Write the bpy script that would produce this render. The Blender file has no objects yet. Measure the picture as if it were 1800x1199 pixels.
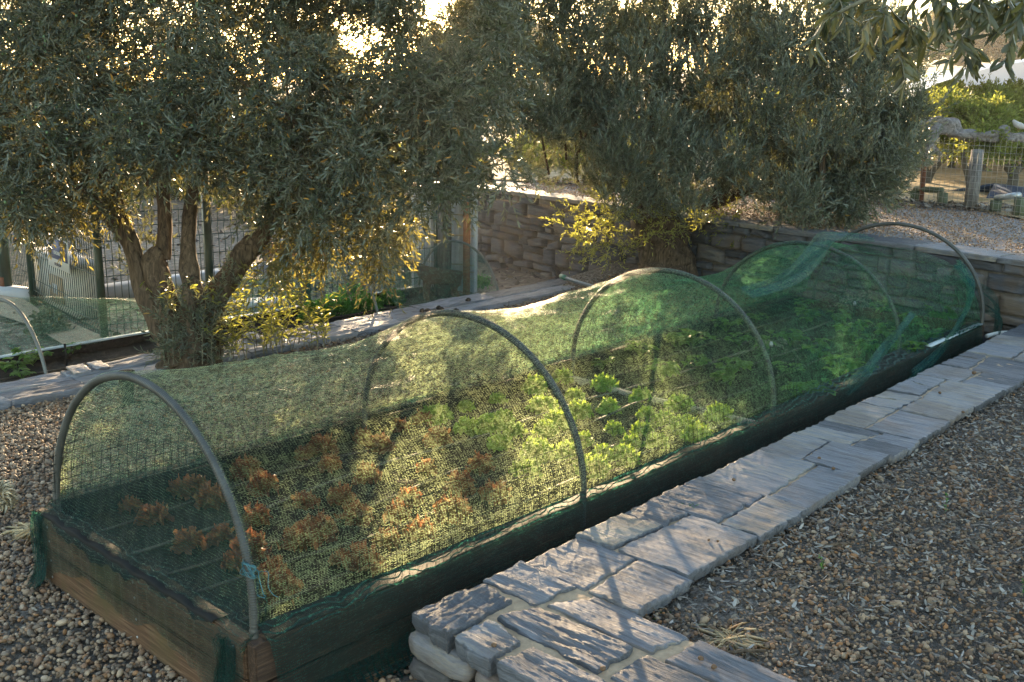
import bpy, bmesh, math, random
import numpy as np
from mathutils import Vector, Matrix
rng = np.random.default_rng(7)
random.seed(7)
PI = math.pi
S = bpy.context.scene
COL = S.collection
# ------------------------------------------------------------------ camera
CF, CYAW, CPITCH, CROLL = 1814.27, 0.736742, 0.236449, 0.0152825
CPOS = np.array([-1.37618, -2.73207, 1.39519])
def cam_axes():
    cy, sy, cp, sp = math.cos(CYAW), math.sin(CYAW), math.cos(CPITCH), math.sin(CPITCH)
    F = np.array([cy*cp, sy*cp, -sp]); R = np.array([sy, -cy, 0.0]); U = np.cross(R, F)
    cr, sr = math.cos(CROLL), math.sin(CROLL)
    return cr*R + sr*U, -sr*R + cr*U, F
CR, CU, CFW = cam_axes()
cam = bpy.data.cameras.new('camera'); camo = bpy.data.objects.new('camera', cam); COL.objects.link(camo)
M = Matrix((tuple(CR), tuple(CU), tuple(-CFW))).transposed().to_4x4(); M.translation = Vector(CPOS)
camo.matrix_world = M
cam.sensor_width = 36.0; cam.lens = CF/1800*36; cam.clip_start = 0.05; cam.clip_end = 3000
S.camera = camo
def P(px, py, z=None, depth=None, x=None, y=None):
    """a point of the place, read off the photograph along its line of sight"""
    d = CFW*CF + CR*(px-900) + CU*(599.5-py)
    if z is not None: t = (z-CPOS[2])/d[2]
    elif x is not None: t = (x-CPOS[0])/d[0]
    elif y is not None: t = (y-CPOS[1])/d[1]
    else: t = depth/CF
    return CPOS + t*d
# ------------------------------------------------------------------ light
SUN_EL, SUN_AZ = math.radians(6.8), math.radians(46.4)
SUNDIR = Vector((math.cos(SUN_EL)*math.cos(SUN_AZ), math.cos(SUN_EL)*math.sin(SUN_AZ), math.sin(SUN_EL)))
W = bpy.data.worlds.new('World'); S.world = W; W.use_nodes = True
wn = W.node_tree; wn.nodes.clear()
sky = wn.nodes.new('ShaderNodeTexSky'); sky.sky_type = 'NISHITA'; sky.sun_disc = False
sky.sun_elevation = SUN_EL; sky.sun_rotation = PI/2 - SUN_AZ
sky.air_density = 1.0; sky.dust_density = 0.6; sky.ozone_density = 1.0
bg = wn.nodes.new('ShaderNodeBackground'); bg.inputs[1].default_value = 0.15
wo = wn.nodes.new('ShaderNodeOutputWorld')
wn.links.new(sky.outputs[0], bg.inputs[0]); wn.links.new(bg.outputs[0], wo.inputs[0])
sl = bpy.data.lights.new('sun', 'SUN'); sl.energy = 5.0; sl.angle = math.radians(0.6); sl.color = (1.0, 0.72, 0.42)
so = bpy.data.objects.new('sun', sl); COL.objects.link(so)
so.rotation_euler = SUNDIR.to_track_quat('Z', 'Y').to_euler()
S.view_settings.view_transform = 'Standard'; S.view_settings.look = 'None'
S.view_settings.exposure = 2.5; S.view_settings.gamma = 1.0
S.cycles.max_bounces = 8; S.cycles.diffuse_bounces = 3; S.cycles.glossy_bounces = 2
S.cycles.transmission_bounces = 5; S.cycles.transparent_max_bounces = 32
S.cycles.use_denoising = True
# ------------------------------------------------------------------ materials
MATS = {}
class N:
    def __init__(s, name):
        s.m = bpy.data.materials.new(name); s.m.use_nodes = True; s.t = s.m.node_tree; s.t.nodes.clear()
        s.out = s.t.nodes.new('ShaderNodeOutputMaterial'); MATS[name] = s.m
    def n(s, typ, **kw):
        nd = s.t.nodes.new('ShaderNode'+typ)
        for k, v in kw.items():
            if k.startswith('i_'):
                key = k[2:]; key = int(key) if key.isdigit() else key.replace('_', ' ')
                s.set(nd.inputs[key], v)
            else: setattr(nd, k, v)
        return nd
    def set(s, inp, v):
        if isinstance(v, bpy.types.NodeSocket): s.t.links.new(v, inp)
        elif isinstance(v, bpy.types.Node): s.t.links.new(v.outputs[0], inp)
        else:
            if isinstance(v, (tuple, list)) and len(v) == 3 and inp.type == 'RGBA': v = (*v, 1)
            inp.default_value = v
    def math(s, op, a, b=0.0, c=0.0):
        nd = s.n('Math', operation=op); s.set(nd.inputs[0], a); s.set(nd.inputs[1], b)
        if op in ('MULTIPLY_ADD', 'SMOOTHSTEP', 'COMPARE'): s.set(nd.inputs[2], c)
        return nd.outputs[0]
    def ramp(s, fac, stops, interp='LINEAR'):
        r = s.n('ValToRGB'); r.color_ramp.interpolation = interp; e = r.color_ramp.elements
        while len(e) < len(stops): e.new(0.5)
        for el, (p, c) in zip(e, stops): el.position = p; el.color = (*c, 1)
        s.set(r.inputs[0], fac); return r.outputs[0]
    def noise(s, scale, detail=4, rough=0.6, vec=None, dist=0.0, out=0):
        nd = s.n('TexNoise'); nd.inputs['Scale'].default_value = scale; nd.inputs['Detail'].default_value = detail
        nd.inputs['Roughness'].default_value = rough; nd.inputs['Distortion'].default_value = dist
        if vec is not None: s.set(nd.inputs['Vector'], vec)
        return nd.outputs[out]
    def obj(s, scale=(1, 1, 1), rot=(0, 0, 0)):
        tc = s.n('TexCoord'); mp = s.n('Mapping'); s.set(mp.inputs[0], tc.outputs['Object'])
        mp.inputs['Scale'].default_value = scale; mp.inputs['Rotation'].default_value = rot
        return mp.outputs[0]
    def mix(s, f, a, b, typ='MIX'):
        nd = s.n('MixRGB', blend_type=typ); s.set(nd.inputs[0], f); s.set(nd.inputs[1], a); s.set(nd.inputs[2], b); return nd.outputs[0]
    def bump(s, h, strength=0.5, dist=0.01):
        b = s.n('Bump'); b.inputs['Strength'].default_value = strength; b.inputs['Distance'].default_value = dist
        s.set(b.inputs['Height'], h); return b.outputs[0]
    def done(s, color, rough=0.8, normal=None, spec=0.3, metal=0.0, trans=None, tcol=None):
        p = s.n('BsdfPrincipled'); s.set(p.inputs['Base Color'], color); s.set(p.inputs['Roughness'], rough)
        p.inputs['Specular IOR Level'].default_value = spec; p.inputs['Metallic'].default_value = metal
        if normal is not None: s.set(p.inputs['Normal'], normal)
        sh = p.outputs[0]
        if trans:
            t = s.n('BsdfTranslucent'); s.set(t.inputs[0], tcol); mx = s.n('MixShader'); mx.inputs[0].default_value = trans
            s.t.links.new(sh, mx.inputs[1]); s.t.links.new(t.outputs[0], mx.inputs[2]); sh = mx.outputs[0]
        s.t.links.new(sh, s.out.inputs[0]); return s.m
def simple(name, c, rough=0.7, nscale=12, var=0.35, bump=0.15, spec=0.3, metal=0.0, stretch=(1, 1, 1)):
    a = N(name); f = a.noise(nscale, 5, 0.65, a.obj(stretch)); lo = tuple(x*(1-var) for x in c); hi = tuple(min(1, x*(1+var)) for x in c)
    return a.done(a.ramp(f, [(0.3, lo), (0.7, hi)]), rough, a.bump(f, bump, 0.01), spec, metal)
def leafmat(name, top, under, tcol, trans=0.35, rough=0.42, odd=None, spec=0.5):
    a = N(name); g = a.n('NewGeometry'); r = g.outputs['Random Per Island']
    dark = tuple(x*0.6 for x in top); light = tuple(x*1.5 for x in top)
    c = a.ramp(r, [(0.0, dark), (0.45, top), (0.9, light)])
    u = a.ramp(r, [(0.0, tuple(x*0.75 for x in under)), (1.0, tuple(x*1.2 for x in under))])
    c = a.mix(g.outputs['Backfacing'], c, u)
    if odd:
        c = a.mix(a.math('GREATER_THAN', r, 1-odd[0]), c, odd[1])
    tc = a.ramp(r, [(0.0, tuple(x*0.6 for x in tcol)), (1.0, tuple(min(1, x*1.25) for x in tcol))])
    return a.done(c, rough, None, spec, 0, trans, tc)
def pebblemat(name, stops, rough=0.6, spec=0.35):
    a = N(name); g = a.n('NewGeometry'); r = g.outputs['Random Per Island']
    c = a.ramp(r, stops, 'CONSTANT'); f = a.noise(160, 3, 0.7, a.obj())
    c = a.mix(0.35, c, a.ramp(f, [(0.3, (0.25, 0.25, 0.25)), (0.75, (1, 1, 1))]), 'MULTIPLY')
    return a.done(c, rough, a.bump(f, 0.25, 0.004), spec)
PEBC = [(0, (.20, .17, .15)), (.10, (.34, .31, .29)), (.22, (.11, .10, .095)), (.34, (.42, .33, .26)), (.45, (.27, .245, .225)), (.55, (.50, .45, .40)),
       (.64, (.17, .14, .13)), (.72, (.36, .25, .18)), (.79, (.60, .56, .52)), (.85, (.30, .21, .17)), (.90, (.23, .23, .24)), (.95, (.45, .27, .15))]
PEB = [(p, (.82*c[0]+.055, .82*c[1]*.78+.032, .82*c[2]*.56+.016)) for p, c in PEBC]
pebblemat('pebble_left', PEB)
pebblemat('pebble_right', [(p, tuple(0.85*x for x in c)) for p, c in PEB], 0.75, .2)
pebblemat('litter_mat', [(0, (.16, .13, .10)), (.2, (.25, .21, .17)), (.4, (.10, .08, .07)), (.6, (.33, .29, .24)), (.8, (.20, .13, .09)), (.93, (.42, .38, .33))], .85, .15)
def slatemat(name, blue=(.16, .162, .175), tan=(.33, .29, .23), brown=(.16, .12, .09), scale=(70, 5, 70), rot=0.0, iron=0.12):
    a = N(name); v = a.obj(scale, (0, 0, rot)); f = a.noise(1.0, 7, 0.68, v, 0.5); f2 = a.noise(3.2, 5, 0.6, a.obj())
    r = a.n('NewGeometry').outputs['Random Per Island']
    fine = a.noise(3.5, 4, 0.7, v)
    c = a.ramp(a.math('ADD', f, a.math('MULTIPLY', a.math('SUBTRACT', r, 0.5), 0.46)), [(0.28, tuple(x*.55 for x in blue)), (0.46, blue), (0.60, tuple(x*1.35 for x in blue)), (0.78, tan)])
    c = a.mix(a.ramp(a.math('ADD', f2, a.math('MULTIPLY', r, 0.16)), [(0.60, (0, 0, 0)), (0.74, (iron*5,)*3)]), c, brown)
    c = a.mix(0.5, c, a.ramp(fine, [(0.3, (.55, .55, .55)), (0.65, (1.15, 1.15, 1.15))]), 'MULTIPLY')
    h = a.math('ADD', f, a.math('MULTIPLY', fine, 0.5))
    return a.done(c, 0.62, a.bump(h, 0.9, 0.010), .35)
slatemat('slate_cap')
slatemat('slate_path', (.22, .22, .24), (.34, .31, .27), (.20, .17, .14), (6, 40, 40))
slatemat('slate_wall', (.085, .083, .088), (.17, .15, .125), (.14, .095, .06), (5, 5, 45), iron=.13)
slatemat('slate_face', (.17, .155, .15), (.30, .25, .19), (.18, .10, .055), (8, 8, 55), iron=.2)
simple('mortar', (.40, .285, .18), .9, 40, .22, .4)
simple('mortar_dark', (.11, .095, .08), .95, 30, .4, .4)
def groundmat(name, a1, a2, a3, sc=90, bumpd=.012):
    a = N(name); v = a.n('TexVoronoi'); v.inputs['Scale'].default_value = sc; a.set(v.inputs['Vector'], a.obj())
    hs = a.n('SeparateColor'); a.set(hs.inputs[0], v.outputs['Color'])
    c = a.ramp(hs.outputs[0], [(0, a1), (.5, a2), (1, a3)]); f = a.noise(1.3, 6, .6, a.obj())
    c = a.mix(a.ramp(f, [(.42, (0, 0, 0)), (.6, (.75, .75, .75))]), c, tuple(.5*(x+y) for x, y in zip(a1, a2)))
    h = a.math('SUBTRACT', 1.0, v.outputs['Distance'])
    return a.done(c, .9, a.bump(h, .8, bumpd), .15)
groundmat('ground_gravel', (.06, .048, .036), (.17, .14, .11), (.34, .29, .24), 70)
groundmat('terrace_gravel', (.15, .135, .13), (.27, .245, .235), (.44, .41, .395), 55)
groundmat('ground_soil', (.07, .057, .045), (.15, .125, .10), (.25, .22, .19), 110)
groundmat('orchard_ground', (.20, .16, .08), (.34, .25, .14), (.44, .34, .22), 9, .03)
groundmat('low_garden', (.10, .085, .07), (.22, .18, .14), (.35, .28, .21), 25, .02)
simple('dark_soil', (.032, .025, .019), .9, 55, .6, 1.0, .25)
simple('sand_path', (.42, .34, .24), .95, 20, .15, .3)
simple('hill_field', (.40, .30, .18), .95, .05, .25, .1)
def woodmat(name, base, dark, light, scale, rough=.75, moss=None):
    a = N(name); v = a.obj(scale); f = a.noise(1.0, 7, .65, v, .6); g = a.noise(4, 4, .6, a.obj())
    c = a.ramp(f, [(.3, dark), (.5, base), (.72, light)])
    if moss: c = a.mix(a.ramp(g, [(.50, (0, 0, 0)), (.66, (.8, .8, .8))]), c, moss)
    return a.done(c, rough, a.bump(f, .6, .006), .25)
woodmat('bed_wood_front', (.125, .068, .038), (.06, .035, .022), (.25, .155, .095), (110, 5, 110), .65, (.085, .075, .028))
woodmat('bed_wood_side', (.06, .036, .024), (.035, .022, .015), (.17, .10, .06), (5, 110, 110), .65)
woodmat('grey_wood', (.16, .145, .13), (.06, .053, .048), (.27, .245, .22), (40, 40, 4))
woodmat('dead_wood', (.17, .15, .14), (.05, .042, .038), (.30, .275, .255), (30, 30, 30))
woodmat('green_wood', (.10, .115, .07), (.05, .055, .035), (.17, .18, .11), (40, 40, 6))
woodmat('hut_wood', (.30, .205, .12), (.14, .09, .05), (.44, .33, .21), (3, 3, 60))
woodmat('rail_wood', (.33, .15, .075), (.20, .09, .05), (.42, .21, .11), (4, 4, 40))
woodmat('bark', (.10, .068, .042), (.022, .015, .010), (.22, .155, .10), (60, 60, 9), .9)
woodmat('bark_far', (.10, .085, .065), (.05, .04, .03), (.17, .14, .11), (12, 12, 4), .9)
simple('twig_mat', (.16, .14, .085), .8, 30, .3)
a = N('hoop_grey'); f = a.noise(9, 4, .6, a.obj()); a.done(a.ramp(f, [(.3, (.045, .045, .039)), (.7, (.085, .086, .078))]), .42, None, .45)
simple('hoop_grey_b', (.14, .15, .14), .45, 8, .2, .05, .4)
simple('black_plastic', (.016, .016, .015), .7, 10, .3, .05, .12)
simple('drip_brown', (.07, .055, .04), .6, 10, .3, .05)
simple('drip_pale', (.13, .11, .08), .7, 30, .3, .1)
simple('rope_pale', (.36, .31, .24), .9, 60, .2, .3)
simple('green_metal', (.018, .038, .026), .45, 6, .3, .03, .5)
simple('green_metal_light', (.035, .06, .045), .5, 6, .3, .03, .5)
simple('rust_metal', (.16, .065, .035), .8, 20, .4, .2)
simple('white_render', (.60, .57, .50), .85, 4, .08, .1)
simple('white_trim', (.42, .43, .45), .7, 4, .06, .05)
simple('beige_door', (.46, .36, .25), .6, 6, .1, .05)
simple('grey_plate', (.52, .55, .57), .4, 6, .1, .05)
simple('sign_blue', (.10, .115, .20), .6, 6, .1, .02)
simple('sign_white', (.62, .62, .60), .6, 6, .05, .02)
simple('red_paint', (.45, .03, .045), .5, 6, .1, .03)
simple('ink', (.05, .05, .08), .7, 6, .1, .0)
simple('corrugated_white', (.56, .58, .62), .5, 5, .1, .05)
simple('galvanised', (.45, .47, .48), .35, 10, .15, .05, .5, .6)
simple('blue_roof', (.045, .065, .115), .6, 8, .3, .1)
simple('wire_silver', (.30, .29, .26), .4, 5, .1, 0, .5, .5)
simple('lit_wire', (.42, .38, .30), .45, 5, .1, 0, .5, .3)  # pale warm tint paints the sunlight onto these wires
simple('teal_twine', (.07, .19, .21), .6, 30, .3, .1)
simple('pipe_grey', (.13, .15, .17), .45, 10, .2, .05, .4)
simple('pipe_green', (.03, .15, .11), .45, 10, .2, .05, .4)
simple('plastic_sheet', (.46, .52, .55), .5, 12, .2, .1, .4)
a = N('greenhouse_plastic'); a.done((.62, .68, .74), .45, None, .4, 0, .35, (.7, .75, .8))
simple('brown_lump', (.16, .095, .055), .9, 80, .4, .5)
simple('dark_lump', (.03, .024, .02), .9, 80, .4, .5)
simple('fur_brown', (.11, .06, .035), .9, 60, .4, .5)
simple('fur_cream', (.50, .43, .33), .9, 60, .2, .5)
simple('dove_grey', (.42, .39, .38), .8, 30, .15, .1)
leafmat('backlit_spray_leaf', (.055, .060, .030), (.15, .15, .10), (.44, .38, .08), .42, .4, (.05, (.50, .26, .04)))  # olive leaf again, with the gold of the backlight mixed into its colours
leafmat('olive_leaf', (.050, .062, .038), (.16, .17, .12), (.30, .28, .08), .22, .38, (.010, (.50, .24, .04)))
leafmat('olive_leaf_b', (.068, .085, .060), (.19, .205, .15), (.28, .28, .09), .22, .40, (.006, (.40, .22, .04)))
leafmat('near_leaf', (.034, .044, .022), (.13, .135, .08), (.28, .26, .07), .28, .40)
leafmat('shoot_leaf', (.060, .085, .035), (.14, .17, .09), (.62, .62, .10), .50, .38)
leafmat('orchard_leaf', (.11, .15, .035), (.13, .16, .05), (.40, .42, .07), .45, .5)
leafmat('far_tree_leaf', (.055, .062, .035), (.09, .10, .07), (.25, .22, .08), .3, .7)
leafmat('green_lettuce_leaf', (.16, .30, .045), (.18, .32, .06), (.62, .88, .11), .55, .42)
leafmat('red_lettuce_leaf', (.13, .038, .026), (.15, .06, .03), (.85, .34, .14), .5, .42, (.35, (.06, .10, .03)))
leafmat('strawberry_leaf', (.045, .115, .028), (.09, .16, .06), (.36, .60, .09), .45, .42)
leafmat('herb_leaf', (.035, .13, .028), (.06, .15, .04), (.22, .50, .08), .45, .5)
leafmat('dry_blade', (.74, .62, .42), (.74, .62, .42), (.80, .55, .20), .2, .7)
simple('olive_green', (.14, .21, .085), .4, 20, .2, .02, .5)
a = N('spray_water'); a.done((.75, .72, .62), .25, None, .6, 0, .5, (.95, .85, .62))
def netmat(name, base, tcol, pu, pv, wu, wv, film=.0, aged=None, tmix=.45, glint=.56):
    a = N(name); tc = a.n('TexCoord'); uv = tc.outputs['UV']
    nz = a.n('TexNoise'); nz.inputs['Scale'].default_value = 7; nz.inputs['Detail'].default_value = 3; a.set(nz.inputs['Vector'], uv)
    off = a.n('VectorMath', operation='SUBTRACT'); a.set(off.inputs[0], nz.outputs['Color']); off.inputs[1].default_value = (.5, .5, .5)
    sc = a.n('VectorMath', operation='SCALE'); a.set(sc.inputs[0], off.outputs[0]); sc.inputs['Scale'].default_value = .035
    ad = a.n('VectorMath', operation='ADD'); a.set(ad.inputs[0], uv); a.set(ad.inputs[1], sc.outputs[0])
    sp = a.n('SeparateXYZ'); a.set(sp.inputs[0], ad.outputs[0])
    tu = a.math('LESS_THAN', a.math('FRACT', a.math('DIVIDE', sp.outputs[0], pu)), wu)
    mp_ = a.n('Mapping'); a.set(mp_.inputs[0], uv); mp_.inputs['Scale'].default_value = (1.1, 13, 1); stk = a.noise(1.0, 5, .7, mp_.outputs[0], 1.2)
    dn_ = a.ramp(stk, [(.30, (.60,)*3), (.52, (.95,)*3), (.68, (1.6,)*3)])
    if aged:       # the far piece is a denser weave
        sx0 = a.n('SeparateXYZ'); a.set(sx0.inputs[0], uv); dn_ = a.math('MULTIPLY', dn_, a.ramp(a.math('MULTIPLY', sx0.outputs[0], .2), [(.50, (1, 1, 1)), (.75, (1.4,)*3)]))
    tv = a.math('LESS_THAN', a.math('FRACT', a.math('DIVIDE', sp.outputs[1], pv)), a.math('MULTIPLY', dn_, wv))
    al = a.math('MAXIMUM', tu, tv)
    if film: al = a.math('MAXIMUM', al, film)
    f = a.noise(5, 4, .6, uv); mp2 = a.n('Mapping'); a.set(mp2.inputs[0], uv); mp2.inputs['Scale'].default_value = (70, 300, 1); fine = a.noise(1.0, 3, .8, mp2.outputs[0]); mid = a.noise(24, 4, .75, uv)
    c = a.mix(a.ramp(f, [(.35, (0, 0, 0)), (.7, (1, 1, 1))]), base, tuple(x*1.8 for x in base)); tcl = tcol
    if aged:       # the near length of net is an older, browner piece than the far one
        sx = a.n('SeparateXYZ'); a.set(sx.inputs[0], uv); fr = a.ramp(a.math('MULTIPLY', a.math('ADD', sx.outputs[0], a.math('MULTIPLY', f, .5)), .2), [(.34, (0, 0, 0)), (.70, (1, 1, 1))])
        c = a.mix(fr, aged[0], c); tcl = a.mix(fr, aged[1], tcol)
    glit = a.math('ADD', a.math('MULTIPLY', a.math('GREATER_THAN', a.math('MULTIPLY', fine, a.math('ADD', mid, .5)), glint), 1.6), .13)  # sun sparkle painted as bright specks in the translucent colour
    p = a.n('BsdfPrincipled'); a.set(p.inputs['Base Color'], c); p.inputs['Roughness'].default_value = .36; p.inputs['Specular IOR Level'].default_value = .4
    a.set(p.inputs['Normal'], a.bump(fine, 1.0, .006))
    gv = a.n('VectorMath', operation='SCALE'); a.set(gv.inputs[0], tcl); a.set(gv.inputs['Scale'], glit)
    t = a.n('BsdfTranslucent'); a.set(t.inputs[0], gv.outputs[0]); a.set(t.inputs['Normal'], a.bump(fine, .8, .004))
    mx = a.n('MixShader'); mx.inputs[0].default_value = tmix
    a.t.links.new(p.outputs[0], mx.inputs[1]); a.t.links.new(t.outputs[0], mx.inputs[2])
    tr = a.n('BsdfTransparent'); m2 = a.n('MixShader'); a.set(m2.inputs[0], al)
    a.t.links.new(tr.outputs[0], m2.inputs[1]); a.t.links.new(mx.outputs[0], m2.inputs[2]); a.t.links.new(m2.outputs[0], a.out.inputs[0])
netmat('net_green', (.004, .10, .052), (.20, .52, .24), .0095, .0040, .085, .225, aged=((.010, .045, .027), (.72, .86, .46)), tmix=.62, glint=.50)
netmat('net_drape', (.010, .048, .038), (.26, .34, .18), .0046, .0105, .32, .14, tmix=.35)
netmat('net_end', (.003, .040, .032), (.05, .20, .14), .005, .006, .30, .28)
netmat('net_teal', (.012, .13, .11), (.42, .55, .26), .007, .007, .28, .28)
# ------------------------------------------------------------------ mesh helpers
def tag(o, label=None, cat=None, group=None, kind=None):
    if label: o['label'] = label
    if cat: o['category'] = cat
    if group: o['group'] = group
    if kind: o['kind'] = kind
    return o
def link(name, me, mat=None, parent=None):
    o = bpy.data.objects.new(name, me); COL.objects.link(o)
    if mat is not None and me is not None and not me.materials: me.materials.append(MATS[mat])
    if parent is not None: o.parent = parent
    return o
def empty(name, loc, label=None, cat=None, group=None, rz=0):
    o = link(name, None); o.location = tuple(float(v) for v in loc); o.rotation_euler = (0, 0, rz); return tag(o, label, cat, group)
def build(name, V, F, mat, parent=None, smooth=True, uv=None, origin=None):
    """V (n,3); F (m,k) int array of one polygon size, or list of such arrays"""
    V = np.asarray(V, float)
    if origin is not None: V = V - np.asarray(origin)
    Fs = F if isinstance(F, list) else [F]
    Fs = [np.asarray(f, np.int32) for f in Fs if len(f)]
    me = bpy.data.meshes.new(name); me.vertices.add(len(V)); me.vertices.foreach_set('co', V.astype(np.float32).ravel())
    lv = np.concatenate([f.ravel() for f in Fs]); tot = np.concatenate([np.full(len(f), f.shape[1], np.int32) for f in Fs])
    st = np.concatenate([[0], np.cumsum(tot)[:-1]]).astype(np.int32)
    me.loops.add(len(lv)); me.loops.foreach_set('vertex_index', lv)
    me.polygons.add(len(tot)); me.polygons.foreach_set('loop_start', st); me.polygons.foreach_set('loop_total', tot)
    if smooth: me.polygons.foreach_set('use_smooth', np.ones(len(tot), bool))
    if uv is not None:
        ul = me.uv_layers.new(name='UVMap'); ul.data.foreach_set('uv', np.asarray(uv, np.float32)[lv].ravel())
    me.update(calc_edges=True)
    o = link(name, me, mat, parent)
    if origin is not None and parent is None: o.location = tuple(float(v) for v in origin)
    return o
class MB:
    def __init__(s): s.V = []; s.F4 = []; s.F3 = []; s.n = 0
    def add(s, V, F4=None, F3=None):
        V = np.asarray(V, float)
        if F4 is not None and len(F4): s.F4.append(np.asarray(F4)+s.n)
        if F3 is not None and len(F3): s.F3.append(np.asarray(F3)+s.n)
        s.V.append(V); s.n += len(V); return s
    def box(s, c, size, rz=0.0, rx=0.0, ry=0.0):
        x, y, z = [v/2 for v in size]
        V = np.array([[-x,-y,-z],[x,-y,-z],[x,y,-z],[-x,y,-z],[-x,-y,z],[x,-y,z],[x,y,z],[-x,y,z]])
        if rx or ry or rz:
            R = np.array(Matrix.Rotation(rz, 3, 'Z') @ Matrix.Rotation(ry, 3, 'Y') @ Matrix.Rotation(rx, 3, 'X')); V = V @ R.T
        return s.add(V+np.asarray(c), [[0,3,2,1],[4,5,6,7],[0,1,5,4],[1,2,6,5],[2,3,7,6],[3,0,4,7]])
    def tube(s, pts, rad, k=6, cap=True, gnarl=0.0, seed=0):
        pts = np.asarray(pts, float); n = len(pts); rad = np.broadcast_to(np.asarray(rad, float), (n,))
        T = np.gradient(pts, axis=0); T /= np.linalg.norm(T, axis=1)[:, None]+1e-12
        up = np.array([0, 0, 1.0]) if abs(T[0][2]) < .9 else np.array([1.0, 0, 0])
        A = np.cross(T[0], up); A /= np.linalg.norm(A); Vs = []
        th = np.linspace(0, 2*PI, k, endpoint=False)
        for i in range(n):
            A = A - T[i]*(A@T[i]); A /= np.linalg.norm(A)+1e-12; B = np.cross(T[i], A)
            r = rad[i]*np.ones(k)
            if gnarl:
                r = r*(1+gnarl*(np.sin(3*th+i*.25+seed)+.6*np.sin(5*th-i*.41+seed*2)+.5*np.sin(2*th+i*.7+seed)+.4*np.sin(9*th+i*.15)))
            Vs.append(pts[i]+np.outer(r*np.cos(th), A)+np.outer(r*np.sin(th), B))
        V = np.concatenate(Vs); i = np.arange(n-1)[:, None]*k; j = np.arange(k)[None]; j2 = (j+1) % k
        F = np.stack([i+j, i+j2, i+k+j2, i+k+j], -1).reshape(-1, 4)
        F3 = None
        if cap:
            V = np.concatenate([V, pts[:1], pts[-1:]]); c0 = n*k
            F3 = [[c0, (q+1) % k, q] for q in range(k)]+[[c0+1, (n-1)*k+q, (n-1)*k+(q+1) % k] for q in range(k)]
        return s.add(V, F, F3)
    def grid(s, V, nu, nv):
        i = np.arange(nu-1)[:, None]*nv; j = np.arange(nv-1)[None]
        return s.add(np.asarray(V).reshape(-1, 3), np.stack([i+j, i+nv+j, i+nv+j+1, i+j+1], -1).reshape(-1, 4))
    def build(s, name, mat, parent=None, smooth=False, origin=None):
        F = []
        if s.F4: F.append(np.concatenate(s.F4))
        if s.F3: F.append(np.concatenate(s.F3))
        return build(name, np.concatenate(s.V), F, mat, parent, smooth, None, origin)
def vnoise(P3, scale, seed=0):
    """cheap smooth noise of points (n,3) from sums of sines"""
    r = np.random.default_rng(seed); out = np.zeros(len(P3)); amp = 1; fr = scale
    for o in range(4):
        for k in range(3):
            d = r.normal(size=3); d /= np.linalg.norm(d); out += amp*np.sin(P3@d*fr*2*PI+r.uniform(0, 7))/3
        amp *= .55; fr *= 1.9
    return out
def spline(pts, n):
    pts = np.asarray(pts, float); m = len(pts); t = np.linspace(0, m-1, n); out = []
    for u in t:
        i = min(int(u), m-2); f = u-i
        p0, p1, p2, p3 = pts[max(i-1, 0)], pts[i], pts[i+1], pts[min(i+2, m-1)]
        out.append(.5*((2*p1)+(-p0+p2)*f+(2*p0-5*p1+4*p2-p3)*f*f+(-p0+3*p1-3*p2+p3)*f**3))
    return np.array(out)
def norm(a): return a/(np.linalg.norm(a, axis=-1, keepdims=True)+1e-12)
def copy_tree(o, parent=None):
    c = o.copy(); COL.objects.link(c); c.parent = parent
    for ch in list(o.children): copy_tree(ch, c)
    return c
# ------------------------------------------------------------------ leaves
def leaf_arrays(pos, d, side, L, Wd, droop=.12, fold=.25, wide=.3):
    """each leaf: 6 verts, 2 quads sharing the midrib"""
    n = len(pos); d = norm(d); side = norm(side-d*np.sum(side*d, 1)[:, None]); up = np.cross(side, d)
    L = np.asarray(L)[:, None]; Wd = np.asarray(Wd)[:, None]
    b = pos; t = pos+d*L-up*L*droop
    m1 = pos+d*L*wide; m2 = pos+d*L*.72-up*L*droop*.45
    R1 = m1+side*Wd*.5+up*Wd*fold; R2 = m2+side*Wd*.42+up*Wd*fold
    L1 = m1-side*Wd*.5+up*Wd*fold; L2 = m2-side*Wd*.42+up*Wd*fold
    V = np.stack([b, R1, R2, t, L2, L1], 1).reshape(-1, 3)
    i = np.arange(n)[:, None]*6
    F = np.concatenate([i+np.array([0, 1, 2, 3]), i+np.array([0, 3, 4, 5])]).astype(np.int32)
    return V, F
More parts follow.
